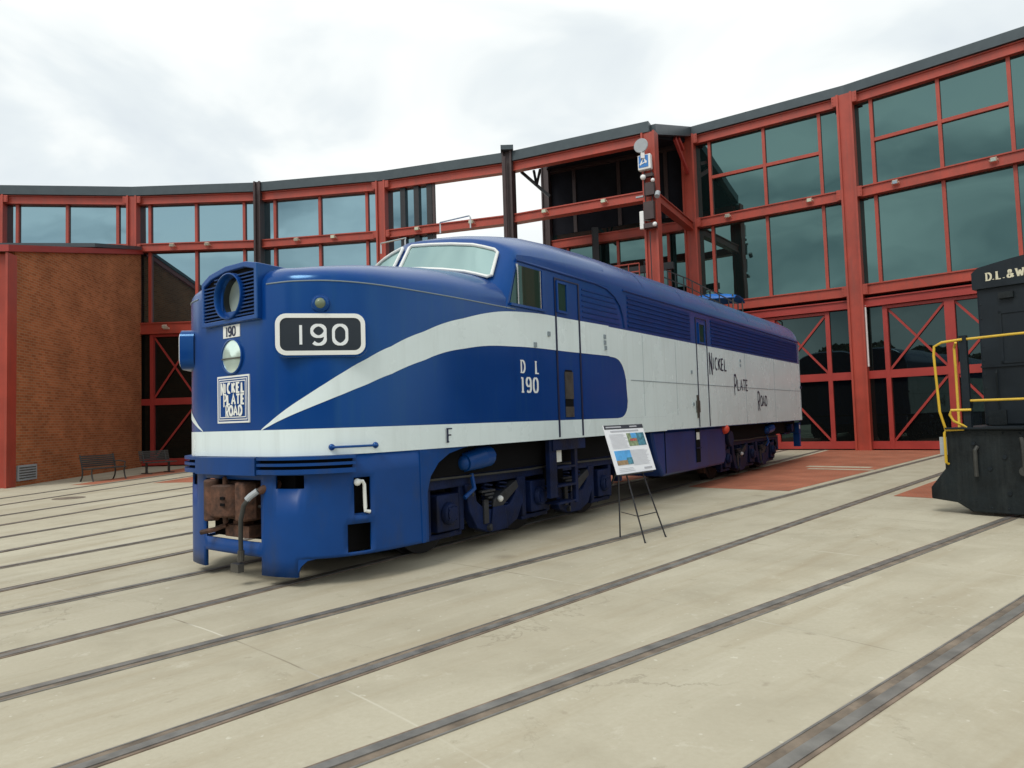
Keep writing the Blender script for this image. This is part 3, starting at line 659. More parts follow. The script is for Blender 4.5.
# ------------------------------------------------------------------ blue and white passenger locomotive
TH=R_(35.4304); LD=Vector((math.sin(TH),math.cos(TH),0)); LN=Vector((math.cos(TH),-math.sin(TH),0))
def LT(p): return TC+LD*(20.2+p[0])+LN*p[1]+Vector((0,0,p[2]))   # (s along, v towards camera side, z)
LM=lambda:MB(lambda p:LT(p))
TI=Matrix(((LD.x,LN.x,0,(TC+LD*20.2).x),(LD.y,LN.y,0,(TC+LD*20.2).y),(0,0,1,0),(0,0,0,1))).inverted()
LO=empty('diesel_locomotive',tuple(LT((10.4,0,0))),math.pi/2-TH,'blue and white streamlined diesel locomotive numbered 190 standing on the apron track','locomotive')
PC=[(0,.76),(.3,.765),(.6,.78),(.78,.81),(.95,.86),(1.1,.95),(1.25,1.08),(1.36,1.25),(1.45,1.48),(1.51,1.8),(1.55,2.3),(1.58,3.0),(1.58,4.15),(1.58,20.65)]
AL=[0]
for a,b in zip(PC,PC[1:]): AL.append(AL[-1]+math.hypot(b[0]-a[0],b[1]-a[1]))
def _cr(p0,p1,p2,p3,t): return .5*((2*p1)+(-p0+p2)*t+(2*p0-5*p1+4*p2-p3)*t*t+(-p0+3*p1-3*p2+p3)*t**3)
def plan(a):
    sg=-1 if a<0 else 1; a=abs(a); i=0
    while i<len(AL)-2 and AL[i+1]<a: i+=1
    t=(a-AL[i])/(AL[i+1]-AL[i])
    if i>=len(PC)-3: v=PC[i][0]+(PC[i+1][0]-PC[i][0])*t; s_=PC[i][1]+(PC[i+1][1]-PC[i][1])*t
    else:
        p0=PC[i-1] if i>0 else (-PC[1][0],PC[1][1]); v=_cr(p0[0],PC[i][0],PC[i+1][0],PC[i+2][0],t); s_=_cr(p0[1],PC[i][1],PC[i+1][1],PC[i+2][1],t)
    return v*sg,s_
def pn_(a):
    h=.03; v0,s0=plan(a-h); v1,s1=plan(a+h); tv,ts=v1-v0,s1-s0; L_=math.hypot(tv,ts); return (-ts/L_*-1,-tv/L_)  # (nv,ns) outward
def surf(a,z,o=0):
    v,s_=plan(a); nv,ns=pn_(a); return (s_+ns*o,v+nv*o,z)
AS=[i*.06 for i in range(0,57)]+[3.6,4.0,4.46]          # arc stations of the nose
AF=[-x for x in AS[:0:-1]]+AS
ZC=3.225
# nose shell
def spine(s_):
    pts=[(1.35,3.50),(2,3.64),(3,3.80),(4.2,3.92)]
    if s_<=pts[0][0]: return pts[0][1]
    for (a,b),(c,d) in zip(pts,pts[1:]):
        if s_<=c: return b+(d-b)*(s_-a)/(c-a)
    return pts[-1][1]
m=LM()
rows=[]
for a in AF:
    v,s_=plan(a); st=max(1.35,s_) if s_>1.35 else 1.35+ (s_-.76)*.0
    st=1.35 if s_<1.0 else 1.35+(s_-1.0)*(4.18-1.35)/(4.15-1.0)
    zs=spine(st); r=[(s_,v,1.37),(s_,v,2.0),(s_,v,2.7),(s_,v,ZC-.02)]
    r=[(s_,v,z) for z in(1.37,1.66,2.0,2.4,2.8,3.0,ZC-.02)]
    for k in range(0,11):
        t=k/10*math.pi/2; c=1-math.cos(t)**.9; sn=math.sin(t)**.85
        r.append((s_+(st-s_)*c,v*(1-c),ZC+(zs-ZC)*sn))
    rows.append(r)
m.grid(rows)
keepf=[]
for f in m.f:
    cs=[TI@m.v[i] for i in f]; c=sum(cs,Vector())/len(cs)
    if c[0]<1.0 and abs(c[1]-.07)<.2 and 3.0<c[2]<3.36: continue
    keepf.append(f)
m.f=keepf; m.uv=[None]*len(keepf)
m.build('nose',BLUE,LO,True,angle=50)
# crease seam line
m=LM(); m.tube([surf(a,ZC+.005,.003) for a in AF if abs(a)>.62 and a>0],.007,6); m.tube([surf(a,ZC+.005,.003) for a in AF if a<-.62],.007,6); m.build('nose_seam',SEAM,LO)
# main carbody
EV=3.94
def roofz(v,top=4.76): return EV+(top-EV)*math.sqrt(max(0,1-(abs(v)/1.585)**2.6))
vs_=[1.58*math.cos(math.pi*k/32) for k in range(33)]
def section(s_,z0=1.37,sh=0): return [(s_+sh*0,1.58,z) for z in(z0,2.2,3.2,EV-.02)]+[(s_,v,roofz(v)) for v in vs_]+[(s_,-1.58,z) for z in(EV-.02,3.2,2.2,z0)]
m=LM(); rows=[]
sec=section(0)
for k,s_ in enumerate([None,7.0,8,10,12,14,16,18,20.0,20.45,20.65]):
    if s_ is None:
        r=[]
        for p in section(4.9):
            zz=p[2]
            if abs(p[1])>1.57 and zz<=EV+.03: s0=3.93+max(0,(zz-3.2))/(EV-3.2)*.29; r.append((s0,p[1],min(zz,EV)))
            else:
                f=min(1,max(0,(1.58-abs(p[1]))/.06)); r.append((4.22+(6.98-4.22)*f,p[1],p[2]))
        rows.append(r)
    else:
        r=section(s_)
        if s_>20.5: r=[(s_,p[1]*.985,p[2]-(.07 if p[2]>EV else 0)) for p in r]
        rows.append(r)
m.grid(rows)
n_=len(rows[0]); b_=(len(rows)-1)*n_; m.f.append([b_+i for i in range(n_)]); m.uv.append(None)
m.build('carbody',BLUE,LO,True,angle=40)
# cab front
def mirror(r): return [(s_,-v,z) for s_,v,z in r[:0:-1]]+r
def srow(vv,ss,zz): return [(s_,v,z) for v,s_,z in zip(vv,ss,zz)]
def fine(vv,ss,zz,n=4):
    o=[]
    for i in range(len(vv)-1):
        for k in range(n):
            t=k/n
            def c(A):
                p0=A[i-1] if i>0 else A[1]*(-1 if A is vv else 1); p3=A[i+2] if i+2<len(A) else 2*A[i+1]-A[i]
                return .5*((2*A[i])+(-p0+A[i+1])*t+(2*p0-5*A[i]+4*A[i+1]-p3)*t*t+(-p0+3*A[i]-3*A[i+1]+p3)*t**3)
            o.append((c(ss),c(vv),c(zz)))
    o.append((ss[-1],vv[-1],zz[-1])); return o
V0=[0,.35,.7,1.05,1.38,1.51,1.583]
S0,Z0=[3.38,3.49,3.61,3.74,3.87,3.91,3.93],[3.80,3.78,3.73,3.66,3.55,3.42,3.18]
V1=[0,.33,.66,1.0,1.31,1.48,1.583]
S1,Z1=[3.74,3.84,3.96,4.10,4.24,4.26,4.225],[4.37,4.36,4.34,4.30,4.19,4.06,3.92]
r0=srow(V0,S0,Z0); r1=srow(V1,S1,Z1)
def kr(ss,k,zl): 
    zz=[EV+(roofz(v)-EV)*k for v in V1]; zz[-1]=zl; return fine(V1,ss,zz)
rr_=[fine(V0,S0,Z0),fine(V1,S1,Z1),kr([3.90,3.99,4.10,4.23,4.36,4.37,4.30],.585,3.945),kr([4.18,4.26,4.36,4.47,4.56,4.52,4.40],.69,3.948),kr([4.62,4.68,4.76,4.84,4.88,4.80,4.6],.79,3.95),kr([5.2]*5+[5.1,5.0],.87,3.95),kr([6.0]*7,.95,3.95),kr([7.04]*7,1.004,3.95)]
m=LM(); m.grid([mirror(r) for r in rr_]); o=m.build('cab_front',BLUE,LO,True,angle=75)
# windshield panes & frames (bilinear patch on cab front)
def cabf(v,t,o=0):
    def ip(V,arr,v):
        for i in range(len(V)-1):
            if V[i]<=v<=V[i+1]+1e-9: f=(v-V[i])/(V[i+1]-V[i]); return [arr[i][k]+(arr[i+1][k]-arr[i][k])*f for k in range(3)]
        return list(arr[-1])
    a=ip(V0,r0,abs(v)); b=ip([x*V1[4]/V0[4] if x else 0 for x in V0],r1,abs(v)*V1[4]/V0[4]); sg=-1 if v<0 else 1
    p=[a[k]+(b[k]-a[k])*t for k in range(3)]
    N=Vector((-.80,.28,.50)).normalized()
    return (p[0]+N[0]*o,(p[1]+N[1]*o)*sg,p[2]+N[2]*o)
for sg in(1,-1):
    m=LM(); rows=[[cabf(sg*(.07+(1.36-.07)*i/8),.17+(.80-.17)*j/4 - .0,.034) for i in range(9)] for j in range(5)]
    m.grid(rows); wp=m.build('windshield',GL_W,LO,True)
    m=LM(); loop=[]
    for i in range(9): loop.append(cabf(sg*(.09+(1.32-.09)*i/8),.15,.042))
    for tt in(.2,.5,.78): loop.append(cabf(sg*1.37,tt,.042))
    for i in range(8,-1,-1): loop.append(cabf(sg*(.09+(1.32-.09)*i/8),.83,.042))
    for tt in(.78,.5,.2): loop.append(cabf(sg*.06,tt,.042))
    m.tube(loop+[loop[0]],.025,8); m.build('frame',WTRIM,wp,True)
# grab handles on the roof brow
for (va,vb,sa,z) in((.75,.15,4.25,4.62),(-.55,-1.1,4.2,4.5)):
    m=LM(); m.tube([(sa,va,z-.06),(sa,va,z+.1),(sa,va*.97,z+.13),(sa,vb,z+.14),(sa,vb,z+.1),(sa,vb,z-.03)],.012,6); m.build('grab_handle',CHROME,LO,True)
m=LM(); m.sphere((6.4,.1,4.72),.12,12,6,(1.4,.8,.35)); m.build('roof_hatch',FASC,LO,True)
# eave / body frame line
m=LM(); m.tube([(4.22,1.585,3.935),(5.5,1.59,3.93),(6.5,1.59,3.93),(6.9,1.59,3.90),(7.2,1.59,3.80),(7.4,1.59,3.66),(7.5,1.59,3.5),(7.56,1.59,3.27)],.016,6); m.build('drip_rail',BLUEL,LO,each=True)
m=LM(); m.tube([(7.55,1.585,3.96),(12,1.585,3.97),(20.5,1.585,3.97)],.02,6); m.build('drip_rail',BLUEL,LO,each=True)
m=LM(); m.grid([[(s_,v,roofz(v)+.012) for v in vs_[2:11]] for s_ in(4.6,7.4,7.45)]); 
# side grille ribs
def rib(mb,s0,s1,z,h=.03,d=.018): mb.b2((s0,1.575,z-h/2),(s1,1.58+d,z+h/2))
m=LM()
for k in range(7):
    z=3.33+k*.085; rib(m,7.72,10.78,z); rib(m,12.1,20.3,z)
for k in range(6):
    z=3.32+k*.09; rib(m,6.05,7.38-.035*k,z,.022,.012)
m.build('side_grille',BLUEL,LO)
m=LM(); m.b2((7.7,1.56,3.28),(10.8,1.5815,3.90)); m.b2((12.08,1.56,3.28),(20.35,1.5815,3.90)); m.build('grille_backing',BLUEL,LO)
# white belt, swoosh, side panel: sheets 4 mm proud of the shell
def sheet(stations,zlo,zhi,o=.004,mb=None,n=3):
    mb=mb or LM(); mb.grid([[surf(a,zlo(a)+(zhi(a)-zlo(a))*k/n,o) for k in range(n+1)] for a in stations]); return mb
def interp(tab):
    X=[q[0] for q in tab]; Y=[q[1] for q in tab]; n=len(tab); D=[]
    for i in range(n):
        if i==0: D.append((Y[1]-Y[0])/(X[1]-X[0]))
        elif i==n-1: D.append(0)
        else:
            d0=(Y[i]-Y[i-1])/(X[i]-X[i-1]); d1=(Y[i+1]-Y[i])/(X[i+1]-X[i]); h0=X[i]-X[i-1]; h1=X[i+1]-X[i]
            D.append((d0*h1+d1*h0)/(h0+h1))
    def f(a):
        a=abs(a)
        if a<=X[0]: return Y[0]
        for i in range(n-1):
            if a<=X[i+1]:
                h=X[i+1]-X[i]; t=(a-X[i])/h
                return (2*t**3-3*t*t+1)*Y[i]+(t**3-2*t*t+t)*h*D[i]+(-2*t**3+3*t*t)*Y[i+1]+(t**3-t*t)*h*D[i+1]
        return Y[-1]
    return f
A2S=lambda s_: s_+AL[-2]-4.15   # arc for straight part
up_=interp([(.55,1.658),(1.07,1.965),(1.71,2.355),(2.40,2.675),(3.1,2.92),(4.0,3.14),(4.9,3.225),(6,3.24),(30,3.24)])
lo_=interp([(.55,1.650),(1.07,1.84),(1.65,2.065),(2.23,2.285),(2.88,2.50),(3.64,2.65),(4.5,2.705),(6,2.72),(30,2.72)])
def frange(a,b,d): n=max(1,int(round((b-a)/d))); return [a+(b-a)*i/n for i in range(n+1)]
belt=LM(); sheet(frange(-2.6,2.6,.06)+frange(2.7,A2S(9.3),.4),lambda a:1.372,lambda a:1.655,.004,belt,2); sheet(frange(-A2S(12),-2.6,.4),lambda a:1.372,lambda a:1.655,.004,belt,2)
belt.build('white_belt',WHITE,LO,True)
PE=A2S(7.6)   # end of the blue panel
# rounded-end of the blue panel between swoosh and belt
def pe_lo(a): # top edge of the blue panel near its rear end
    s_=a-(AL[-2]-4.15); x=s_-6.95
    if x<=0: return 2.72
    x=min(x/.65,1); return 1.70+(2.72-1.70)*(1-x**3.2)**(1/3.2) if x<1 else 1.70
def pe_bt(a):
    s_=a-(AL[-2]-4.15); x=s_-7.2
    if x<=0: return 1.66
    x=min(x/.4,1); return 2.05-(2.05-1.66)*(1-x**2.5)**(1/2.5) if x<1 else 2.05
sw=LM(); st=frange(.56,3.3,.06)+frange(3.35,A2S(6.95),.1)
sheet(st,lo_,up_,.004,sw,2); sheet([-a for a in st[::-1]],lo_,up_,.004,sw,2)
st=frange(A2S(6.95),A2S(7.6)-.0001,.05); sheet(st,lambda a:pe_lo(a),lambda a:3.24,.004,sw,2)
st2=frange(A2S(7.2),A2S(7.6)-.0001,.04); sheet(st2,lambda a:1.656,lambda a:pe_bt(a),.004,sw,2)
st=frange(A2S(7.6),A2S(9.3),.4); sheet(st,lambda a:1.656,lambda a:3.24,.004,sw,4)
st=frange(A2S(9.3),A2S(20.6),.7); sheet(st,lambda a:1.385,lambda a:3.24,.004,sw,4)
sw.build('white_stripe',WHITE,LO,True)
# panel seams & bolts on the white side
m=LM(); m.b2((7.75,1.583,2.33),(20.55,1.589,2.343)); m.b2((20.55,1.583,1.4),(20.6,1.59,3.9)); m.build('panel_seam',SEAM,LO)
m=LM()
for (s_,z) in((6.78,2.95),(6.78,3.05),(6.8,2.86),(10.75,2.6),(14.2,3.02),(14.2,2.9),(10.8,1.9),(5.0,2.95),(4.62,2.76)): m.b2((s_-.03,1.584,z-.035),(s_+.03,1.605,z+.035))
m.build('latch',SEAM,LO,each=True)
m=LM(); m.b2((10.95,1.584,1.72),(11.12,1.62,1.98)); m.b2((11.0,1.584,1.6),(11.07,1.61,2.1)); m.build('door_lock',STEEL,LO)
m=LM(); m.b2((20.5,1.585,2.42),(20.62,1.62,2.5)); m.build('latch',NAVY,LO)
m=LM()
for s_ in(8.3,9.9): m.b2((s_-.004,1.584,1.68),(s_+.004,1.5865,3.2))
for s_ in(14.6,17.4): m.b2((s_-.005,1.584,1.4),(s_+.005,1.5875,3.24))
m.build('panel_seam',SEAM,LO,each=True)
m=LM()
for s_ in(8.5,10.5,12.8,15.2,17.6,20.0):
    m.grid([[(s_+ds,v,roofz(v)+.006) for ds in(-.012,.012)] for v in vs_[2:-2]])
m.build('roof_seam',BLUEL,LO,each=True)
# doors: dark outlines with windows and hand rails
def door(s0,s1,z0,z1,win=None):
    m=LM()
    for s_ in(s0,s1): m.b2((s_-.02,1.586,z0),(s_+.02,1.594,z1))
    m.b2((s0,1.586,z1-.02),(s1,1.592,z1)); d=m.build('door',NAVY,LO)
    if win:
        a,b,c,e_=win; m=LM(); m.b2((a,1.582,c),(b,1.594,e_)); g_=m.build('window',GL_C,d)
        m=LM(); f=.035
        m.b2((a-f,1.582,c-f),(a,1.615,e_+f)); m.b2((b,1.582,c-f),(b+f,1.615,e_+f)); m.b2((a,1.582,c-f),(b,1.613,c)); m.b2((a,1.582,e_),(b,1.613,e_+f)); m.build('frame',BLUE,g_ if False else d)
    return d
d1=door(5.22,5.93,1.40,3.84,(5.27,5.52,3.34,3.76)); d2=door(11.12,11.78,1.40,3.84,(11.28,11.6,3.3,3.7))
m=LM(); m.b2((5.42,1.586,1.98),(5.66,1.60,2.40)); m.b2((5.42,1.586,1.70),(5.66,1.598,1.86)); m.build('step_plate',STEEL,d1)
m=LM(); m.b2((5.42,1.586,1.86),(5.66,1.592,1.98)); m.b2((5.44,1.586,2.40),(5.64,1.592,2.43)); m.build('step_recess',DARK,d1)
# cab side windows
m=LM(); m.add([(4.11,1.588,3.33),(4.22,1.588,3.33),(4.22,1.588,3.86),(4.37,1.588,3.88),(4.40,1.588,3.87),(4.22,1.588,3.6)],[(0,1,2,4)]) if False else None
m.add([(4.03,1.588,3.31),(4.20,1.588,3.31),(4.20,1.588,3.80),(4.17,1.588,3.72)],[(0,1,2,3)]); 
m.b2((4.23,1.581,3.31),(4.79,1.589,3.87))
cw=m.build('cab_window',GL_C,LO)
m=LM(); m.b2((4.20,1.583,3.30),(4.225,1.605,3.88)); m.b2((4.79,1.583,3.31),(4.81,1.60,3.87)); m.build('frame',CHROME,cw)
m=LM(); m.b2((4.02,1.583,3.27),(4.92,1.615,3.305)); m.b2((4.83,1.583,3.3),(4.94,1.61,3.88)); m.build('sill',BLUE,cw,each=True)
# headlight grille housing
hz0,hz1=2.86,3.44
prof=[(-.48,hz0),(.60,hz0),(.60,hz1+.03),(.38,hz1+.075),(0,hz1+.075),(-.32,hz1+.02),(-.48,hz1-.06)]
ring_i=[(-.43,hz0+.05),(.54,hz0+.05),(.54,hz1-.03),(.36,hz1+.015),(0,hz1+.01),(-.28,hz1-.04),(-.43,hz1-.11)]
fr=LM()
P=[(.715,v,z) for v,z in prof]+[(.715,v,z) for v,z in ring_i]+[(1.15,v*.97,z) for v,z in prof]+[(.755,v,z) for v,z in ring_i]
F=[(i,(i+1)%7,7+(i+1)%7,7+i) for i in range(7)]+[(i,(i+1)%7,14+(i+1)%7,14+i) for i in range(7)]+[(7+i,7+(i+1)%7,21+(i+1)%7,21+i) for i in range(7)]
fr.add(P,F); hh=fr.build('headlight_housing',BLUE,LO,bevel=.01)
HV,HZ,HR=.07,3.165,.262
m=LM()
for (a,b) in zip(ring_i,ring_i[1:]+ring_i[:1]): pass
# recess plate with a round hole for the lamp barrel
n=48; outer=[];inner=[]
for k in range(n):
    t=2*math.pi*k/n; dx,dz=math.cos(t),math.sin(t); best=9
    for (a,b) in zip(ring_i,ring_i[1:]+ring_i[:1]):
        ex_,ez_=b[0]-a[0],b[1]-a[1]; det=dx*(-ez_)+ex_*dz
        if abs(det)<1e-9: continue
        g=((a[0]-HV)*(-ez_)+ex_*(a[1]-HZ))/det; u=(dx*(a[1]-HZ)-dz*(a[0]-HV))/det
        if g>0 and -1e-6<=u<=1+1e-6: best=min(best,g)
    outer.append((.754,HV+dx*best,HZ+dz*best)); inner.append((.754,HV+dx*HR*.9,HZ+dz*HR*.9))
m.grid([outer,inner],True); m.build('recess',DARK,hh)
m=LM()
for k in range(12):
    z=hz0+.078+k*.041
    if z<hz1-.02:
        v0=-.43 if z<hz1-.12 else -.22
        h_=abs(z-HZ); cut=math.sqrt(max(0,(HR*.97)**2-h_*h_)) if h_<HR else 0
        segs=[(v0,HV-cut),(HV+cut,.54)] if cut else [(v0,.54)]
        for a,b in segs: m.box((.733,(a+b)/2,z),(.030,b-a,.013),Matrix.Rotation(R_(-25),3,'Y'))
m.build('louver',BLUE,hh)
def disc_rows(s_list,r_list,cz,cv=.03,n=40): return [[(s_,cv+r*math.cos(2*math.pi*k/n),cz+r*math.sin(2*math.pi*k/n)) for k in range(n)] for s_,r in zip(s_list,r_list)]
m=LM(); m.grid(disc_rows([.76,.695,.69,.705,.80],[.27,.262,.25,.24,.235],HZ,HV),True); hl=m.build('headlight',BLUE,LO,True)
m=LM(); m.grid(disc_rows([.80,.98],[.236,.215],HZ,HV),True); m.build('barrel',BLK,hl,True)
m=LM(); m.grid(disc_rows([.865,.88,.885],[.225,.1,.001],HZ,HV),True); m.build('lens',LENS,hl,True)
m=LM(); m.grid(disc_rows([.775,.742,.738,.752],[.205,.20,.186,.182],2.49,.065),True); l2=m.build('headlight',BLUE,LO,True)
m=LM(); m.grid(disc_rows([.752,.744,.741],[.184,.1,.001],2.49,.065),True); m.build('lens',LENS,l2,True)
m=LM(); m.b2((.736,-.115,2.46),(.742,.245,2.475)); m.build('lens_bar',STEEL,l2)
# small 190 plate
def ff(v0,z0): return lambda u,w_,o:(.757-o,v0+.05+u,z0+w_)
m=LM(); m.b2((.754,-.105,2.705),(.768,.215,2.845)); pl=m.build('number_plate',WTRIM,LO)
m=LM(); tw=text_w('190',.105,.9,.2); text_mb(m,'190',ff(.005-tw/2,2.725),.10,.22,.13,.9,space=.2,off=.006,serif=True); m.build('digits',NAVY,pl)
# herald
m=LM(); m.b2((.754,-.23,1.745),(.772,.38,2.275)); hr=m.build('herald',WTRIM,LO)
for k,(a,mt) in enumerate(((.02,BLUE),(.034,WTRIM),(.045,BLUE),(.059,WTRIM),(.07,BLUE))):
    m=LM(); m.b2((.754-.0012*(k+1),-.23+a,1.745+a),(.76,.38-a,2.275-a)); m.build('herald_border',mt,hr)
def herald_word(txt,v0,z0,h,big):
    m=LM(); x=0
    h0=h*big; x=text_mb(m,txt[0],ff(v0,z0-(h0-h)*.75),h0,.15,.11,.66,space=.08,off=.013)
    text_mb(m,txt[1:],ff(v0+x,z0),h,.25,.20,1.0,space=.24,off=.013); return m
ms=LM()
for w3,v0,z0 in(('NICKEL',-.19,2.085),('PLATE',-.14,1.955),('ROAD',-.10,1.83)):
    q=herald_word(w3,v0,z0,.104,1.3 if w3!='PLATE' else 1.35); b=len(ms.v); ms.v+=q.v; ms.f+=[[b+i for i in f] for f in q.f]; ms.uv+=q.uv
ms.build('herald_lettering',WTRIM,hr)
# number boards
for sg in(1,-1):
    A_=Vector((.80,.86)); B_=Vector((1.43,1.46)) # (s,v)
    A_=Vector((.82,.80)); B_=Vector((1.50,1.42))
    e2=(B_-A_).normalized(); n2_=Vector((-e2.y,e2.x)); wL=(B_-A_).length; A_=A_+n2_*.175
    if n2_.y<0: n2_=-n2_
    def nbm(u,w_,o,sg=sg,A_=A_,e2=e2,n2_=n2_,wL=wL):
        uu=u; p=A_+e2*uu+n2_*o; return (p.x,p.y*sg,2.43+w_)
    def rrect(u0,u1,w0,w1,r,n=6):
        pts=[]
        for cx,cy,a0 in((u1-r,w1-r,0),(u0+r,w1-r,90),(u0+r,w0+r,180),(u1-r,w0+r,270)):
            for k in range(n+1): a=R_(a0+90*k/n); pts.append((cx+r*math.cos(a),cy+r*math.sin(a)))
        return pts
    out_=rrect(-.0,wL,0,.44,.11); inn=rrect(.046,wL-.046,.046,.394,.070)
    m=LM(); m.prism(rrect(-.02,wL+.02,-.02,.46,.12),lambda a,b:nbm(a,b,-.16),lambda a,b:nbm(a,b,.0)); hb=m.build('number_board',BLUE,LO,True)
    m=LM(); n_=len(out_); P=[nbm(a,b,.0) for a,b in out_]+[nbm(a,b,.014) for a,b in out_]+[nbm(a,b,.016) for a,b in inn]+[nbm(a,b,.0) for a,b in inn]
    F=[(k*n_+i,k*n_+(i+1)%n_,(k+1)*n_+(i+1)%n_,(k+1)*n_+i) for k in range(3) for i in range(n_)]
    m.add(P,F); m.build('frame',WTRIM,hb,True)
    m=LM(); m.add([nbm(a,b,.006) for a,b in inn],[tuple(range(n_))]); m.build('panel',pmat('number_panel_black',(.012,.02,.03),.25),hb)
    m=LM(); h=.205; tw=text_w('190',h,1.2,.34)-.34*h
    mp_=(lambda u,w_,o:nbm(wL/2-tw/2+u,.112+w_,o)) if sg>0 else (lambda u,w_,o:nbm(wL/2+tw/2-u,.112+w_,o))
    text_mb(m,'190',mp_,h,.14,.13,1.2,space=.34,off=.010); m.build('digits',WLET,hb)
# classification light
for sg in(1,-1):
    nv,ns=pn_(1.3)
    c=Vector(surf(1.3,2.98,0)); d_=Vector((ns,nv,0)); 
    f=lambda p:(p[0],p[1]*sg,p[2])
    if sg>0:
        m=MB(lambda p:LT(f(p))); m.cyl(c,c+d_*.03,.1,18,.09); m.cyl(c+d_*.03,c+d_*.045,.085,18,.07); cl=m.build('class_lamp',BLUE,LO,True)
        m=MB(lambda p:LT(f(p))); m.sphere(c+d_*.035,.058,14,8); m.build('lens',pmat('class_lens',(.16,.20,.13),.15),cl,True)
    m=MB(lambda p:LT(f(p))); m.tube([surf(1.39,1.455,.0),surf(1.39,1.455,.05),surf(1.64,1.455,.055),surf(1.88,1.455,.05),surf(1.88,1.455,0)],.013,6); m.sphere(surf(1.39,1.455,.01),.035,8,6); m.sphere(surf(1.88,1.455,.01),.035,8,6); m.build('grab_iron',BLUE,LO,True)
# side lettering
def sf(s0,z0): return lambda u,w_,o:(s0+u,1.58+o,z0+w_)
m=LM(); text_mb(m,'F',sf(2.63,1.44),.16,.19,.10,1.1,serif=True,off=.009); m.build('letter',NAVY,LO)
m=LM(); text_mb(m,'D',sf(4.25,2.345),.17,.2,.10,.95,serif=True); text_mb(m,'L',sf(4.62,2.345),.17,.2,.10,.95,serif=True)
text_mb(m,'190',sf(4.22,2.07),.205,.21,.09,.95,space=.30,serif=True); m.build('lettering',WLET,LO)
m=LM()
def nkp(word,s0,z0,h,big,xs=1.25):
    x=text_mb(m,word[0],sf(s0,z0-(h*big-h)*.55),h*big,.09,.09,.62,space=.10,off=.009)
    text_mb(m,word[1:],sf(s0+x,z0),h,.14,.14,xs,space=.14,off=.009)
nkp('NICKEL',11.90,2.72,.27,1.9,1.1); m.build('lettering',NAVY,LO)
m=LM(); nkp('PLATE',13.65,2.26,.27,1.9,1.15); m.build('lettering',NAVY,LO)
m=LM(); nkp('ROAD',15.62,1.86,.27,1.9,1.15); m.build('lettering',NAVY,LO)
# lower skirt of the nose with its openings
zs=[.11,.30,.335,.45,.63,.72,1.03,1.12,1.17,1.37]
aa=[0,.3,.53,.75,1.02,1.1,1.25,1.54,1.62,1.81,1.95,2.2,2.45,2.62]
def keep(a0,a1,z0,z1):
    a=(a0+a1)/2; z=(z0+z1)/2
    if a<.53 and .45<z<1.12: return False
    if a<.53 and z<.30: return False
    if a>1.02 and z<.30: return False
    if .75<a<1.1 and 1.03<z<1.17: return False
    if 1.54<a<1.81 and .335<z<.63: return False
    if 1.62<a<1.81 and .72<z<1.12: return False
    return True
m=LM()
for sg in(1,-1):
    for i in range(len(aa)-1):
        sub=max(1,int((aa[i+1]-aa[i])/.05))
        for j in range(len(zs)-1):
            if keep(aa[i],aa[i+1],zs[j],zs[j+1]):
                m.grid([[surf(sg*(aa[i]+(aa[i+1]-aa[i])*k/sub),z,-.002) for z in(zs[j],zs[j+1])] for k in range(sub+1)])
# merge coincident verts by rounding
def weld(mb):
    d={};mp=[];V=[]
    for p in mb.v:
        k=(round(p.x,4),round(p.y,4),round(p.z,4))
        if k not in d: d[k]=len(V); V.append(p)
        mp.append(d[k])
    mb.v=V; mb.f=[[mp[i] for i in f] for f in mb.f]
weld(m)
sk=m.build('nose_skirt',BLUE2,LO,True,angle=40,solid=.035)
# arch fillet triangle between leg and skirt, recess boxes
m=LM(); m.grid([[surf(1.0+.0*k,.11,-.004),surf(1.0,.31,-.004)] for k in(0,)]+[[surf(1.05,.22,-.004),surf(1.05,.31,-.004)],[surf(1.12,.28,-.004),surf(1.12,.31,-.004)],[surf(1.25,.305,-.004),surf(1.25,.31,-.004)]]); m.build('skirt_bracket',BLUE2,LO,solid=.03)
m=LM(); m.b2((1.15,.9,.32),(1.75,1.25,.66)); m.b2((1.2,1.1,.7),(1.75,1.3,1.14)); m.b2((.95,.6,.95),(1.2,.9,1.25))
m.b2((1.3,-1.2,.35),(2.3,1.2,1.3)); m.build('recess',DARK,LO,each=True)
m=LM(); 
for a in(1.54,): pass
m.tube([surf(1.65,1.06,-.03),surf(1.66,1.085,.0),surf(1.72,1.075,.0),surf(1.735,1.04,0),surf(1.74,.8,.005),surf(1.74,.76,.005),surf(1.79,.745,.005)],.02,8); m.sphere(surf(1.66,1.07,.0),.04,8,6); m.build('release_lever',WTRIM,LO,True)
m=LM(); m.grid([[surf(1.60+.24*k/2,z,-.02) for z in(.69,.735)] for k in range(3)]); m.build('lever_ledge',BLUE2,LO,solid=.05)
# anticlimber
m=LM(); P=[]
for a in frange(-.56,.56,.08): P.append([surf(a,1.175,.0),surf(a,1.175,.10),surf(a,1.365,.10),surf(a,1.365,.0)])
m.grid(P,True); m.f.append([0,1,2,3]); m.uv.append(None); b_=(len(P)-1)*4; m.f.append([b_,b_+3,b_+2,b_+1]); m.uv.append(None)
m.build('anticlimber',BLUE2,LO)
m=LM()
for sg in(1,-1):
    for z0,z1,o in((1.335,1.368,.085),(1.27,1.30,.085),(1.185,1.235,.085)):
        P=[[surf(sg*a,z0,.0),surf(sg*a,z0,o),surf(sg*a,z1,o),surf(sg*a,z1,.0)] for a in frange(.57,1.62,.07)]
        b0=len(m.v); m.grid(P,True); nn_=len(P); m.f.append([b0+i for i in range(4)]); m.uv.append(None); m.f.append([b0+(nn_-1)*4+i for i in range(4)]); m.uv.append(None)
m.build('anticlimber_rib',BLUE2,LO,each=True)
m=LM()
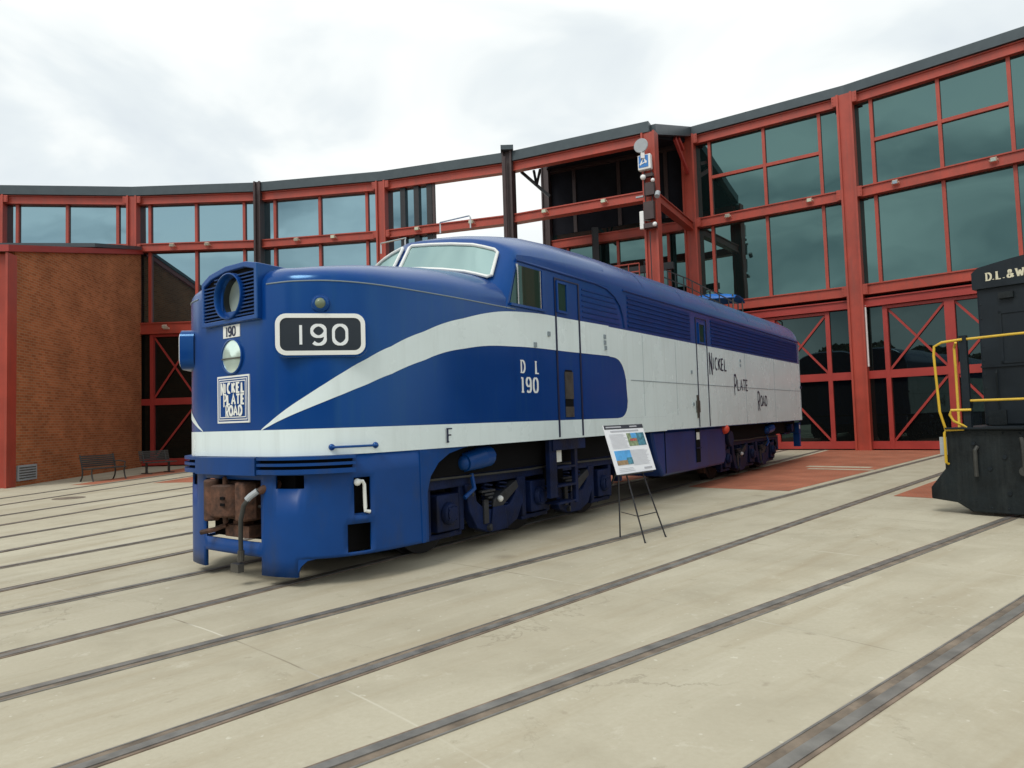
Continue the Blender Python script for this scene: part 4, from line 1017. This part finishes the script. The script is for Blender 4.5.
for sg in(1,-1): m.grid([[surf(sg*a,z,.03) for z in(1.18,1.36)] for a in frange(.57,1.6,.07)])
m.build('anticlimber_backing',DARK,LO,each=True)
# coupler
m=LM(); m.b2((.85,-.13,.78),(1.9,.13,1.02)); m.prism([(.84,-.22),(.80,.05),(.72,.14),(.74,.26),(.88,.30),(1.05,.24),(1.12,.10),(1.12,-.10),(1.02,-.22)],lambda a,b:(a,b,.66),lambda a,b:(a,b,1.09)); m.b2((.86,-.06,1.09),(1.0,.08,1.16)); m.b2((.84,-.10,.58),(1.0,.10,.66))
cp=m.build('coupler',RUST,LO,True,bevel=.025,angle=30)
m=LM(); m.cyl((.68,-.24,.66),(.68,-.24,1.12),.085,14); m.prism([(.62,-.20),(.70,-.30),(.86,-.22),(.90,-.02),(.80,.08),(.70,.02),(.66,-.06)],lambda a,b:(a,b,.70),lambda a,b:(a,b,1.06)); m.cyl((.76,-.10,.62),(.76,-.10,1.15),.03,10); m.build('knuckle',RUST,cp,True,bevel=.02)
m=LM(); m.tube([(.80,-.15,.60),(.72,-.26,.55),(.64,-.40,.52)],.028,8); m.b2((.82,-.2,.47),(1.1,.25,.60)); m.b2((1.1,-.5,.45),(1.4,.5,.55)); m.build('cut_lever',RUST,cp,each=True)
m=LM(); m.b2((.66,-.05,.83),(.672,.03,.86)); m.b2((.66,-.05,.90),(.672,.03,.93)); m.build('slot',DARK,cp)
m=LM(); m.tube([(1.05,.62,1.07),(.84,.60,1.05),(.74,.55,1.0)],[.05,.055,.038],10); m.build('angle_cock',RUST,LO,True)
m=LM(); m.tube([(.74,.56,1.02),(.68,.50,.96),(.64,.43,.86),(.63,.39,.70),(.64,.37,.5),(.65,.36,.34)],.025,10); hs=m.build('brake_hose',RUBBER,LO,True)
m=LM(); m.tube([(.65,.36,.38),(.65,.35,.27)],.036,10); m.b2((.60,.24,.15),(.67,.38,.24)); m.build('glad_hand',STEEL,hs,True)
m=LM(); m.tube([(.73,.55,1.01),(.68,.49,.955),(.66,.46,.92)],.034,10); m.build('hose_nipple',GREYB,hs,True)
m=LM(); m.tube([(1.2,-.5,.85),(.95,.0,.80),(.9,.55,.82)],.018,8); m.build('uncoupling_rod',STEEL,LO,True)
m=LM()
for v in(-.45,-.36,.48): m.tube([(1.0,v,1.0),(.95,v,.8),(.96,v,.62)],.018,6)
m.build('air_hose',RUBBER,LO,True,each=True)
# underframe and side sill
m=LM(); m.b2((2.4,-1.35,1.0),(20.5,1.35,1.36)); m.b2((2.6,-.55,.55),(20.3,.55,1.0)); m.build('underframe',DARK,LO)
m=LM(); 
def arcskirt(sg):
    # quarter curve behind the nose skirt opening
    pts=[(2.25,.30),(2.20,.30),(2.18,1.37),(3.1,1.37),(2.95,1.35),(2.7,1.30),(2.5,1.2),(2.36,1.05),(2.29,.85),(2.27,.6)]
    m.prism(pts,lambda a,b:(a,sg*1.50,b),lambda a,b:(a,sg*1.552,b))
for sg in(1,-1): arcskirt(sg)
m.build('skirt_corner',BLUE2,LO,each=True)
m=LM(); m.prism([(9.25,.46),(8.95,.8),(8.75,1.37),(13.05,1.37),(13.05,.62),(12.9,.46)],lambda a,b:(a,-1.5,b),lambda a,b:(a,1.5,b)); tk=m.build('fuel_tank',TANKB,LO,bevel=.05)
m=LM(); m.b2((9.35,1.5,.52),(9.37,1.51,1.36)); m.b2((11.05,1.50,.62),(11.30,1.512,1.36)); m.build('step_slot',DARK,tk,each=True)
m=LM(); m.b2((11.08,1.512,1.12),(11.26,1.516,1.28)); m.build('warning_label',WTRIM,tk,each=True)
m=LM(); m.b2((11.03,1.512,.92),(11.32,1.53,.95)); m.build('step_rung',TRUCKB,tk)
m=LM(); m.sphere((12.95,1.52,1.3),.12,12,8); m.build('fuel_cap',ORANGE,tk,True)
# step ladder below the cab door
m=LM(); m.b2((5.0,1.46,.50),(5.2,1.53,1.37)); m.b2((5.74,1.46,.36),(5.82,1.53,1.37)); m.b2((5.08,1.44,1.2),(6.05,1.55,1.37)); ld=m.build('step_ladder',TRUCKB,LO)
m=LM(); 
for z in(.38,.64,.92): m.b2((5.2,1.30,z),(5.74,1.54,z+.03))
m.build('step_rung',TRUCKB,ld,each=True)
m=LM(); m.b2((5.24,1.50,1.02),(5.38,1.506,1.2)); m.build('warning_label',WTRIM,ld); 
m=LM(); m.b2((5.2,1.28,.38),(5.74,1.30,1.2)); m.build('step_back',DARK,ld)
# trucks
WH=.51
def truck(ax,flip):
    T=LM()
    tr=None
    s0,s1=ax[0]-.68,ax[2]+.75
    f=LM()
    # cast side frame: upper beam with arched openings, dipping U pockets between axles
    def side(sg):
        v0,v1=sg*1.16,sg*1.28
        f.prism([(s0,.5),(s0,.90),(s0+.3,1.04),(s1-.3,1.04),(s1,.90),(s1,.5),(s1-.14,.5),(s1-.25,.84),(s0+.25,.84),(s0+.14,.5)],lambda a,b:(a,v0,b),lambda a,b:(a,v1,b))
        for i in(0,1):
            mid=(ax[i]+ax[i+1])/2
            o_=[(mid+.70,.86),(mid+.62,.5),(mid+.46,.26),(mid+.22,.17),(mid-.22,.17),(mid-.46,.26),(mid-.62,.5),(mid-.70,.86)]
            i_=[(mid-.50,.86),(mid-.46,.62),(mid-.30,.50),(mid-.05,.46),(mid+.28,.50),(mid+.42,.62),(mid+.50,.86)]
            f.prism(o_+i_,lambda a,b:(a,v0-sg*.02,b),lambda a,b:(a,v1+sg*.02,b))
            f.prism([(mid-.2,.17),(mid+.2,.17),(mid+.14,.50),(mid-.14,.50)],lambda a,b:(a,v1+sg*.021,b),lambda a,b:(a,v1+sg*.05,b))
    for sg in(1,-1): side(sg)
    tr=f.build('truck',TRUCKB,LO,bevel=.03)
    w_=LM(); r_=LM(); b_=LM(); sp=LM()
    for a in ax:
        for sg in(1,-1):
            y0,y1=sg*.70,sg*.86
            w_.cyl((a,y0,WH),(a,y1,WH),WH,36); w_.cyl((a,sg*.66,WH),(a,y0,WH),WH+.03,36)
            r_.cyl((a,y1,WH),(a,y1+sg*.02,WH),WH*.8,30); 
            b_=LM(); b_.b2((a-.21,sg*.95,WH-.2),(a+.21,sg*1.30,WH+.26)); b_.cyl((a,sg*1.3,WH+.02),(a,sg*1.37,WH+.02),.15,16,.12)
            for ds in(-.32,.32): b_.b2((a+ds-.05,sg*1.1,WH-.24),(a+ds+.05,sg*1.25,.9))
            b_.b2((a-.35,sg*1.12,WH-.30),(a+.35,sg*1.22,WH-.23)); b_.build('axle_box',TRUCKB,tr,True,bevel=.015)
        w_.cyl((a,-.7,WH),(a,.7,WH),.09,12)
    w_.build('wheel', pmat('wheel_steel',(.016,.015,.016),.6,var=.4,vscale=5),tr,True,each=True)
    r_.build('wheel_face',pmat('wheel_face_grime',(.018,.017,.02),.7,var=.4,vscale=4),tr,True,each=True)
    for i in(0,1):
        mid=(ax[i]+ax[i+1])/2
        for sg in(1,-1):
            # elliptic springs leaf pack above, brake lever, pocket
            for k in range(4): sp.b2((mid-.42+.07*k,sg*1.29,.72-.045*k),(mid-.12-.03*k,sg*1.36,.75-.045*k))
            sp.prism([(mid-.1,.60),(mid+.45,.82),(mid+.5,.72),(mid+.05,.46),(mid-.12,.5)],lambda a,b:(a,sg*1.0,b),lambda a,b:(a,sg*1.31,b))
            sp.cyl((mid-.28,sg*1.1,.22),(mid-.2,sg*1.34,.24),.05,8)
            sp.b2((mid-.34,sg*1.29,.30),(mid-.24,sg*1.33,.62))
            for cx in(mid-.12,mid+.22):
                cs=LM(); cs.tube([(cx+.075*math.cos(q*.9),sg*1.20+.075*math.sin(q*.9),.50+q*.0082) for q in range(42)],.016,5); cs.build('coil_spring',TRUCKB,tr,True)
    for sg in(1,-1):
        rg=LM(); rg.tube([(s0+.2,sg*1.33,.98),(ax[1]-.3,sg*1.34,.95),(ax[1]+.3,sg*1.34,.97),(s1-.2,sg*1.33,.94)],.016,6); rg.build('pipe',RUBBER,tr,True)
        for a in ax:
            rg=LM(); rg.tube([(a+.36,sg*1.2,1.0),(a+.50,sg*1.3,.72),(a+.56,sg*1.1,.35),(a+.53,sg*.85,.12)],.02,6); rg.build('sand_hose',RUBBER,tr,True)
            rg=LM(); rg.b2((a-.62,sg*.72,.2),(a-.52,sg*.9,.75)); rg.build('brake_shoe',RUST,tr)
            rg=LM(); rg.cyl((a,sg*1.37,WH+.02),(a,sg*1.385,WH+.02),.09,12); 
            for q in range(4): rg.cyl((a+.1*math.cos(q*1.57+.78),sg*1.31,WH+.02+.1*math.sin(q*1.57+.78)),(a+.1*math.cos(q*1.57+.78),sg*1.385,WH+.02+.1*math.sin(q*1.57+.78)),.018,6)
            rg.build('bearing_cap',TRUCKB,tr)
    sp.build('spring_gear',pmat('truck_grime',(.02,.022,.028),.6,var=.5,vscale=6),tr,bevel=.008,each=True)
    for sg in(1,-1):
        m=LM()
        c=ax[0]+.55 if not flip else ax[2]-.55
        m.cyl((c-.30,sg*1.36,1.15),(c+.05,sg*1.36,1.20),.12,16,.15); m.cyl((c+.05,sg*1.36,1.20),(c+.22,sg*1.36,1.21),.15,16,.14); m.cyl((c+.22,sg*1.36,1.21),(c+.36,sg*1.36,1.215),.04,8); m.sphere((c-.3,sg*1.36,1.15),.1)
        m.tube([(c-.1,sg*1.32,1.0),(c-.12,sg*1.38,.8),(c-.3,sg*1.36,.7)],.03,8)
        m.build('brake_cylinder',BLUE2,tr,True)
    m=LM()
    for mid in((ax[0]+ax[1])/2,):
        m.sphere((mid+.02,1.33,.60),.045)
    m.build('sensor',LAMPW,tr,True)
    return tr
truck([2.95,5.03,7.11],False); truck([13.75,15.83,17.9],True)
m=LM(); m.b2((7.95,-1.3,.6),(8.7,1.3,1.3)); m.b2((13.15,1.0,.8),(13.4,1.4,1.3)); m.cyl((13.5,1.4,1.05),(13.5,1.5,1.05),.2,16); m.build('equipment_box',TRUCKB,LO,bevel=.02,each=True)
# rear end bits
m=LM(); m.b2((20.65,-1.45,.95),(20.9,1.45,1.3)); m.b2((20.7,1.25,.5),(20.85,1.45,1.25)); m.b2((20.65,-.5,1.4),(20.95,.5,3.6)); m.b2((20.9,-.15,.75),(21.4,.15,1.05)); m.build('rear_buffer',BLUE2,LO,each=True)
m=LM(); m.cyl((19.6,1.3,1.15),(19.6,1.5,1.15),.13,12); m.b2((19.2,1.2,.95),(19.9,1.35,1.3)); m.build('air_tank',TRUCKB,LO,True)
m=LM(); m.b2((20.72,1.452,1.08),(20.80,1.456,1.22)); m.build('warning_label',WTRIM,LO)
m=LM(); m.tube([(20.7,1.3,2.9),(20.95,1.45,2.8),(21.0,1.45,1.6),(20.8,1.4,1.45)],.015,6); m.build('grab_iron',BLUE,LO)
# roof equipment: fans
for s_ in(9.2,15.2):
    m=LM(); m.cyl((s_,0,4.62),(s_,0,4.78),.62,28,.58); m.build('roof_fan',BLUE,LO,True)
# mirrored left-side bits: sideboard seen at far left = left number board protrudes by itself

# blue tarp behind the locomotive roof (on the parked coach of the museum line)
root=empty('blue_canopy',tuple(pol(46.6,32.2)),0,'bright blue tarp canopy showing above the rear of the locomotive roof','canopy')
m=MB(); c=pol(45.6,31.7,6.55); t=R_(31.7); e_=Vector((math.cos(t),-math.sin(t),0)); r_=Vector((math.sin(t),math.cos(t),0)); rows=[]
for i in range(13):
    row=[]
    for j in range(7):
        u=-1.25+2.5*i/12; w_=-.9+1.8*j/6; row.append(c+e_*u+r_*w_+Vector((0,0,.22*(1-(u/1.3)**2)*(1-(w_/1.1)**2)+random.uniform(-.015,.015)-(.15 if abs(w_)>.85 else 0))))
    rows.append(row)
m.grid(rows); m.build('cover',TARP,root,True,solid=.02)
m=MB()
for u in(-1.15,1.15):
    for w_ in(-.8,.8): p=c+e_*u+r_*w_; m.beam(Vector((p.x,p.y,0)),p+Vector((0,0,.02)),.05,.05)
m.build('post',STEEL,root)

# ------------------------------------------------------------------ black locomotive at the right
T2=R_(50.447); D2=Vector((math.sin(T2),math.cos(T2),0)); N2=Vector((math.cos(T2),-math.sin(T2),0))
def ST(p): return TC+D2*(30.0+p[0])+N2*p[1]+Vector((0,0,p[2]))
SM=lambda:MB(lambda p:ST(p))
SL=empty('black_locomotive',tuple(ST((6,0,0))),math.pi/2-T2,'black diesel locomotive with yellow handrails and cream lettering cut off at the right edge','locomotive')
m=SM()
prof=[(-1.56,.98),(-1.54,1.31),(1.54,1.31),(1.56,.98),(1.56,.70),(1.78,.38),(1.78,.22),(1.52,.20),(1.30,.05),(-1.22,.05),(-1.42,.18),(-1.78,.22),(-1.78,.40),(-1.56,.70)]
m.prism(prof,lambda a,b:(0,a,b),lambda a,b:(.22,a,b)); pi_=m.build('pilot',SWD,SL,bevel=.02)
m=SM()
for v,z in((-1.15,1.1),(-.75,.9),(-.95,.72),(-.35,1.05),(-.72,.36),(.35,1.05),(.75,.9)): m.cyl((-.02,v,z),(0,v,z),.03,10)
m.build('bolt',SWB,pi_,each=True)
m=SM(); m.tube([(0,-.50,1.16),(-.05,-.52,1.18),(-.07,-.50,1.1),(-.06,-.50,.9),(-.06,-.50,.72)],.03,8); m.cyl((-.08,-.5,.7),(0,-.5,.7),.07,12); m.tube([(0,-1.1,1.05),(-.05,-1.12,1.0),(-.05,-1.12,.6)],.03,8)
m.build('air_hose',RUBBER,pi_,True,each=True)
m=SM(); m.b2((-.45,-.2,.62),(.1,.2,1.0)); m.cyl((-.5,-.15,.6),(-.5,-.15,1.02),.12,12); m.build('coupler',RUST,SL,True,bevel=.02)
m=SM(); m.b2((.0,-1.5,1.30),(13.5,1.5,1.345)); m.b2((.22,-1.45,.95),(13.5,1.45,1.29)); m.b2((-.1,-1.5,1.325),(.03,1.5,1.35)); m.build('walkway',SWB,SL)
m=SM()
hs_=.85
def hood(s0,s1,w_,z1,rise):
    pr=[(-w_,1.35),(-w_,z1-.10),(-w_+.06,z1)]+[(-w_+.06+(2*w_-.12)*k/10,z1+rise*math.sin(math.pi*k/10)) for k in range(1,10)]+[(w_-.06,z1),(w_,z1-.10),(w_,1.35)]
    m.prism(pr,lambda a,b:(s0,a,b),lambda a,b:(s1,a,b))
hood(1.0,4.2,1.27,3.93,.16); hd=m.build('hood',SWB,SL,bevel=.03)
m=SM(); pr=[(-1.31,3.60),(-1.31,3.87),(-1.22,3.95)]+[(-1.22+2.44*k/10,3.95+.13*math.sin(math.pi*k/10)) for k in range(1,10)]+[(1.22,3.95),(1.31,3.87),(1.31,3.60)]
m.prism(pr,lambda a,b:(.94,a,b),lambda a,b:(4.3,a,b)); m.build('roof_cap',SWB,hd)
m=SM()
for (a,b) in((-.98,-.1),(.1,.98)):
    m.b2((.985,a,2.35),(.995,a+.04,3.2)); m.b2((.985,b-.04,2.35),(.995,b,3.2)); m.b2((.985,a,3.16),(.995,b,3.2)); m.b2((.985,a,2.35),(.995,b,2.39))
m.b2((.975,-1.27,2.3),(.999,1.27,2.33)); m.b2((.97,-.02,1.4),(.999,.02,3.4)); m.tube([(.99,-.62,1.45),(.95,-.62,1.5),(.95,-.62,2.2),(.99,-.62,2.25)],.012,6)
m.build('hood_door',SWB,hd)
m=SM(); h=.12; tx='D.L.&W.'
text_mb(m,tx,lambda u,w_,o:(.94-o,-1.10+u,3.72+w_),h,.22,.12,1.0,serif=True,space=.16); m.build('lettering',CREAM,hd)
m=SM(); hood(4.2,7.0,1.5,4.0,.25); m.build('cab',SWB,SL,bevel=.03)
m=SM(); hood(7.0,13.0,1.0,3.6,.15); m.build('long_hood',SWB,SL,bevel=.03)
m=SM()
for s_ in(-1.515,1.515): 
    for a in(4.5,5.8): m.b2((a,s_-.006,2.5),(a+.9,s_+.006,3.4))
m.build('cab_window',GL_C,SL)
m=SM()
for k in range(14):
    v=-1.42+k*.218; m.sphere((-.004,v,1.26),.013,6,4); m.sphere((-.004,v*.97,.13+.1*(abs(v)>1.2)),.013,6,4)
for k in range(9): m.sphere((.997,-1.22,1.5+k*.23),.012,6,4); m.sphere((.997,1.22,1.5+k*.23),.012,6,4)
m.build('rivet',SWB,SL,each=True)
m=SM(); m.b2((.93,-.95,3.40),(.99,-.75,3.5)); m.b2((.95,-1.2,1.36),(1.0,-.95,1.6)); m.tube([(.97,-1.05,1.6),(.95,-1.05,2.2),(.99,-1.05,2.25)],.012,6); m.build('fitting',SWD,SL,each=True)
# handrails
def yl(pts,r=.019,name='handrail'): 
    m=SM(); m.tube(pts,r,8); return m.build(name,YEL,SL,True)
yl([(.06,-1.20,2.72),(.06,-.6,2.73),(.06,0,2.73),(.06,.6,2.73),(.06,1.2,2.72)])
yl([(.06,-1.20,1.76),(.06,-.3,1.76),(.06,.3,1.76),(.06,1.2,1.76)])
for sg in(-1,1):
    yl([(.02,sg*1.22,2.72),(.0,sg*1.5,2.70),(-.03,sg*1.60,2.64),(-.04,sg*1.61,2.5),(-.02,sg*1.58,1.6),(.02,sg*1.52,1.30),(.1,sg*1.44,1.22),(.22,sg*1.40,1.26),(.30,sg*1.42,1.4),(.36,sg*1.44,2.3),(.38,sg*1.45,2.62),(.3,sg*1.4,2.70)],.020)
    yl([(-.02,sg*1.50,.78),(-.06,sg*1.52,.80),(-.06,sg*1.52,1.26),(-.05,sg*1.50,1.31),(-.05,sg*1.25,1.32)],.020,'grab_iron')
    yl([(.0,sg*1.15,1.62),(-.02,sg*1.42,1.62),(-.02,sg*1.44,1.55),(.0,sg*1.40,1.45),(.05,sg*1.22,1.34)],.020,'grab_iron')
    m=SM(); m.b2((.03,sg*1.22-.05,1.33),(.11,sg*1.22+.05,2.78)); m.build('stanchion',SWB,SL)
    m=SM(); m.b2((-.02,sg*1.56-.05,.92),(.04,sg*1.56+.05,1.2)); m.build('step_bracket',GREYB,SL)
    m=SM(); 
    for z in(.3,.62,.95): m.b2((.25,sg*1.2,z),(.7,sg*1.56,z+.03))
    m.b2((.7,sg*1.2,.2),(.73,sg*1.56,1.3)); m.build('corner_step',SWD,SL)
for axs in((2.0,4.4),(9.2,11.6)):
    m=SM()
    for a in axs:
        for sg in(-1,1): m.cyl((a,sg*.70,.5),(a,sg*.86,.5),.5,28); m.b2((a-.2,sg*.95,.3),(a+.2,sg*1.2,.75))
    for sg in(-1,1): m.b2((axs[0]-.6,sg*1.0,.6),(axs[1]+.6,sg*1.12,.85))
    m.build('truck',SWD,SL,bevel=.02)
m=SM(); m.prism([(5.3,.35),(8.3,.35),(8.5,.95),(5.1,.95)],lambda a,b:(a,-1.3,b),lambda a,b:(a,1.3,b)); m.build('fuel_tank',SWD,SL)

# ------------------------------------------------------------------ easel with poster
EA=Vector((1.88,9.44,0))
ang=math.atan2(.40,.36)
ET=Matrix.Translation(EA)@Matrix.Rotation(ang,4,'Z')
ES=empty('display_easel',tuple(EA),ang,'thin black tripod easel standing beside the blue locomotive','easel')
EM=lambda:MB(lambda p:ET@p)
def legp(nm,a,b):
    m=EM(); m.tube([a,b],.011,8); m.sphere(a,.016,8,6); return m.build('leg',BLK,ES,True)
legp('leg',(-.27,0,0),(-.16,.50,1.52)); legp('leg',(.27,0,0),(.16,.50,1.52)); legp('leg',(-.12,.49,0),(-.03,.53,1.5))
m=EM(); m.tube([(-.245,.11,.34),(.245,.11,.34)],.008,6); m.build('cross_bar',BLK,ES)
m=EM(); m.tube([(-.245,.11,.34),(-.12,.46,.36)],.006,6); m.build('cross_bar',BLK,ES)
m=EM(); m.b2((-.45,.23,.885),(.40,.31,.90)); m.build('tray',BLK,ES); m=EM(); m.b2((-.18,.48,1.47),(.18,.52,1.50)); m.build('top_bar',BLK,ES)
PB=empty('poster_board',tuple(EA+Vector((-.244,.22,.9))),ang,'white information poster with two colour pictures propped on the easel','sign')
def bq(u,w_,o=0): return Vector((u,.26-o+.31*w_,.905+w_))
def brect(mb,u0,u1,w0,w1,o,d=.006):
    u0=u0*1.70+.03; u1=u1*1.70+.03
    P=[bq(u,w_,o-dd) for dd in(0,d) for u in(u0,u1) for w_ in(w0,w1)]; mb.add(P,[(0,1,3,2),(4,6,7,5),(0,4,5,1),(2,3,7,6),(0,2,6,4),(1,5,7,3)])
BW,BH=.29,.66
m=EM(); brect(m,-BW,BW,0,BH,.0,.02); bd=m.build('board',PAPER,PB)
m=EM(); brect(m,-BW,BW,BH-.055,BH,.003); m.build('header_band',PBAND,bd)
m=EM(); brect(m,-BW+.02,-.05,BH-.036,BH-.018,.006); brect(m,.08,.19,BH-.036,BH-.018,.006); m.build('header_text',PTEXT,bd)
m=EM()
brect(m,-.22,.2,.562,.585,.003)
random.seed(3)
def lines(u0,u1,w0,w1,k):
    for i in range(k):
        w_=w0+(w1-w0)*i/(k-1); brect(m,u0,u1-random.uniform(0,.05),w_,w_+.004,.003)
lines(-.25,.0,.34,.53,13); lines(-.02,.25,.1,.30,14); lines(-.25,.0,.03,.07,3)
brect(m,.12,.24,.035,.06,.004)
m.build('poster_text',PTEXT,bd)
def pic(u0,u1,w0,w1,bands,nm='picture'):
    m=EM(); brect(m,u0,u1,w0,w1,.003); p=m.build(nm,bands[0],bd)
    return p
SKYB=pmat('picture_sky',(.10,.38,.75),.4,var=.2,vscale=9); GRN=pmat('picture_green',(.22,.28,.16),.5,var=.5,vscale=22); REDQ=pmat('picture_red',(.42,.10,.09),.5,var=.4,vscale=30); TEAL=pmat('picture_teal',(.06,.20,.27),.5,var=.7,vscale=18); SANDP=pmat('picture_sand',(.32,.22,.12),.5,var=.4,vscale=20)
p=pic(.0,.14,.36,.54,[GRN]); m=EM(); brect(m,.03,.13,.43,.46,.006); m.build('detail',REDQ,p); m=EM(); brect(m,.06,.14,.47,.54,.006); m.build('detail',SKYB,p)
p=pic(.141,.265,.36,.54,[TEAL])
p=pic(-.25,-.02,.12,.31,[SKYB]); m=EM(); brect(m,-.25,-.10,.12,.18,.006); m.build('detail',SANDP,p); m=EM(); brect(m,-.10,-.02,.12,.21,.006); m.build('detail',TEAL,p)

# ------------------------------------------------------------------ benches
def bench(center,ang,label,ped):
    B=empty('bench',tuple(center),ang,label,'bench','metal benches by the brick annex')
    MT=Matrix.Translation(center)@Matrix.Rotation(ang,4,'Z'); bmk=lambda:MB(lambda p:MT@p)
    Lh=.64 if not ped else .60
    m=bmk()   # local x along length, -y is front
    for k in range(7): m.b2((-Lh,-.30+k*.075,.43),(Lh,-.30+k*.075+.055,.452))
    m.b2((-Lh,-.33,.42),(Lh,-.305,.46)); m.build('seat',BENCH,B)
    m=bmk()
    for k in range(6): 
        z=.50+k*.068; m.box((0,.24+.02*k,z+.027),(2*Lh,.018,.054))
    m.build('backrest',BENCH,B)
    if not ped:
        for s_ in(-1,1):
            m=bmk(); x=s_*(Lh-.03)
            m.tube([(x,-.34,0),(x,-.28,.12),(x,-.24,.3),(x,-.28,.44)],.026,8); m.tube([(x,.34,0),(x,.25,.14),(x,.22,.3),(x,.24,.46),(x,.37,.92)],.026,8)
            m.tube([(x,-.28,.44),(x,.24,.44)],.024,8)
            if s_>0: m.tube([(x,-.26,.44),(x,-.30,.62),(x,.0,.66),(x,.29,.64)],.022,8)
            m.build('leg',BENCH,B,True)
    else:
        for s_ in(-1,1):
            m=bmk(); x=s_*.45; m.b2((x-.035,-.03,.02),(x+.035,.04,.43)); m.b2((x-.04,-.34,0),(x+.04,.34,.035)); m.build('leg',BENCH,B)
            m=bmk(); m.beam((x,.2,.42),(x,.34,.90),.03,.04); m.build('back_support',BENCH,B)
bench(Vector((-14.50,24.45,0)),math.atan2(1.25,.55),'grey metal bench with four legs and an arm in front of the brick wall',False)
bench(Vector((-14.2,27.6,0)),math.atan2(1.1,.75),'darker metal bench on two pedestal feet in front of the dark door',True)
# manhole / drain plate
m=MB(); m.cyl((-11.64,18.1,.0),(-11.64,18.1,.007),.38,24); m.build('drain_cover',FLANGE,kind='structure')

# ------------------------------------------------------------------ unseen trees added behind the camera as dark shapes for the glass to reflect
LEAF=pmat('leaf_green',(.045,.07,.03),.8,var=.4,vscale=2)
def make_reflected_tree(h,seed,loc):
    rnd=random.Random(seed); T=empty('tree',tuple(loc),0,'broad leafy tree added out of view behind the camera for the glass to reflect','tree','unseen trees added for the reflections in the glass')
    m=MB(); m.tube([loc,loc+Vector((.1,0,h*.35)),loc+Vector((0,.1,h*.7))],[.3,.2,.08],8)
    for k in range(5):
        a=k*1.3; m.tube([loc+Vector((0,0,h*(.3+.07*k))),loc+Vector((math.cos(a)*h*.2,math.sin(a)*h*.2,h*(.5+.07*k)))],[.1,.03],6)
    m.build('trunk',BARK,T,True)
    c=MB()
    for k in range(900):
        th=rnd.uniform(0,6.283); z=rnd.uniform(.22,1); rr=h*.42*math.sqrt(max(.02,1-((z-.58)/.45)**2))*rnd.uniform(.4,1)**.5*(1+.25*math.sin(3*th+seed))
        p=loc+Vector((math.cos(th)*rr,math.sin(th)*rr,z*h)); s_=rnd.uniform(.25,.6)
        a=Vector((rnd.gauss(0,1),rnd.gauss(0,1),rnd.gauss(0,1))).normalized(); b=a.orthogonal().normalized()*s_; d=a.cross(b)
        c.add([p-b-d*.5,p+b-d*.5,p+b*.7+d*.7,p-b*.7+d*.7],[(0,1,2,3)])
    c.build('crown',LEAF,T); return T
base=[make_reflected_tree(10.5,i,Vector((0,0,0))) for i in range(3)]
kids=[[c for c in COL.objects if c.parent==b] for b in base]
k=0
for i in range(26):
    a=R_(150+i*6.2); R=62+((i*37)%11); loc=Vector((math.sin(a)*R,math.cos(a)*R,0)); b=i%3
    if i<3: o=base[b]; o.location=loc
    else:
        o=base[b].copy(); COL.objects.link(o)
        for c in kids[b]: q=c.copy(); COL.objects.link(q); q.parent=o
    sc=.8+((i*53)%10)/22; o.location=loc; o.rotation_euler=(0,0,i*1.7); o.scale=(sc*1.25,sc*1.25,sc)

# render settings kept modest
S.render.engine='CYCLES'
S.cycles.max_bounces=6
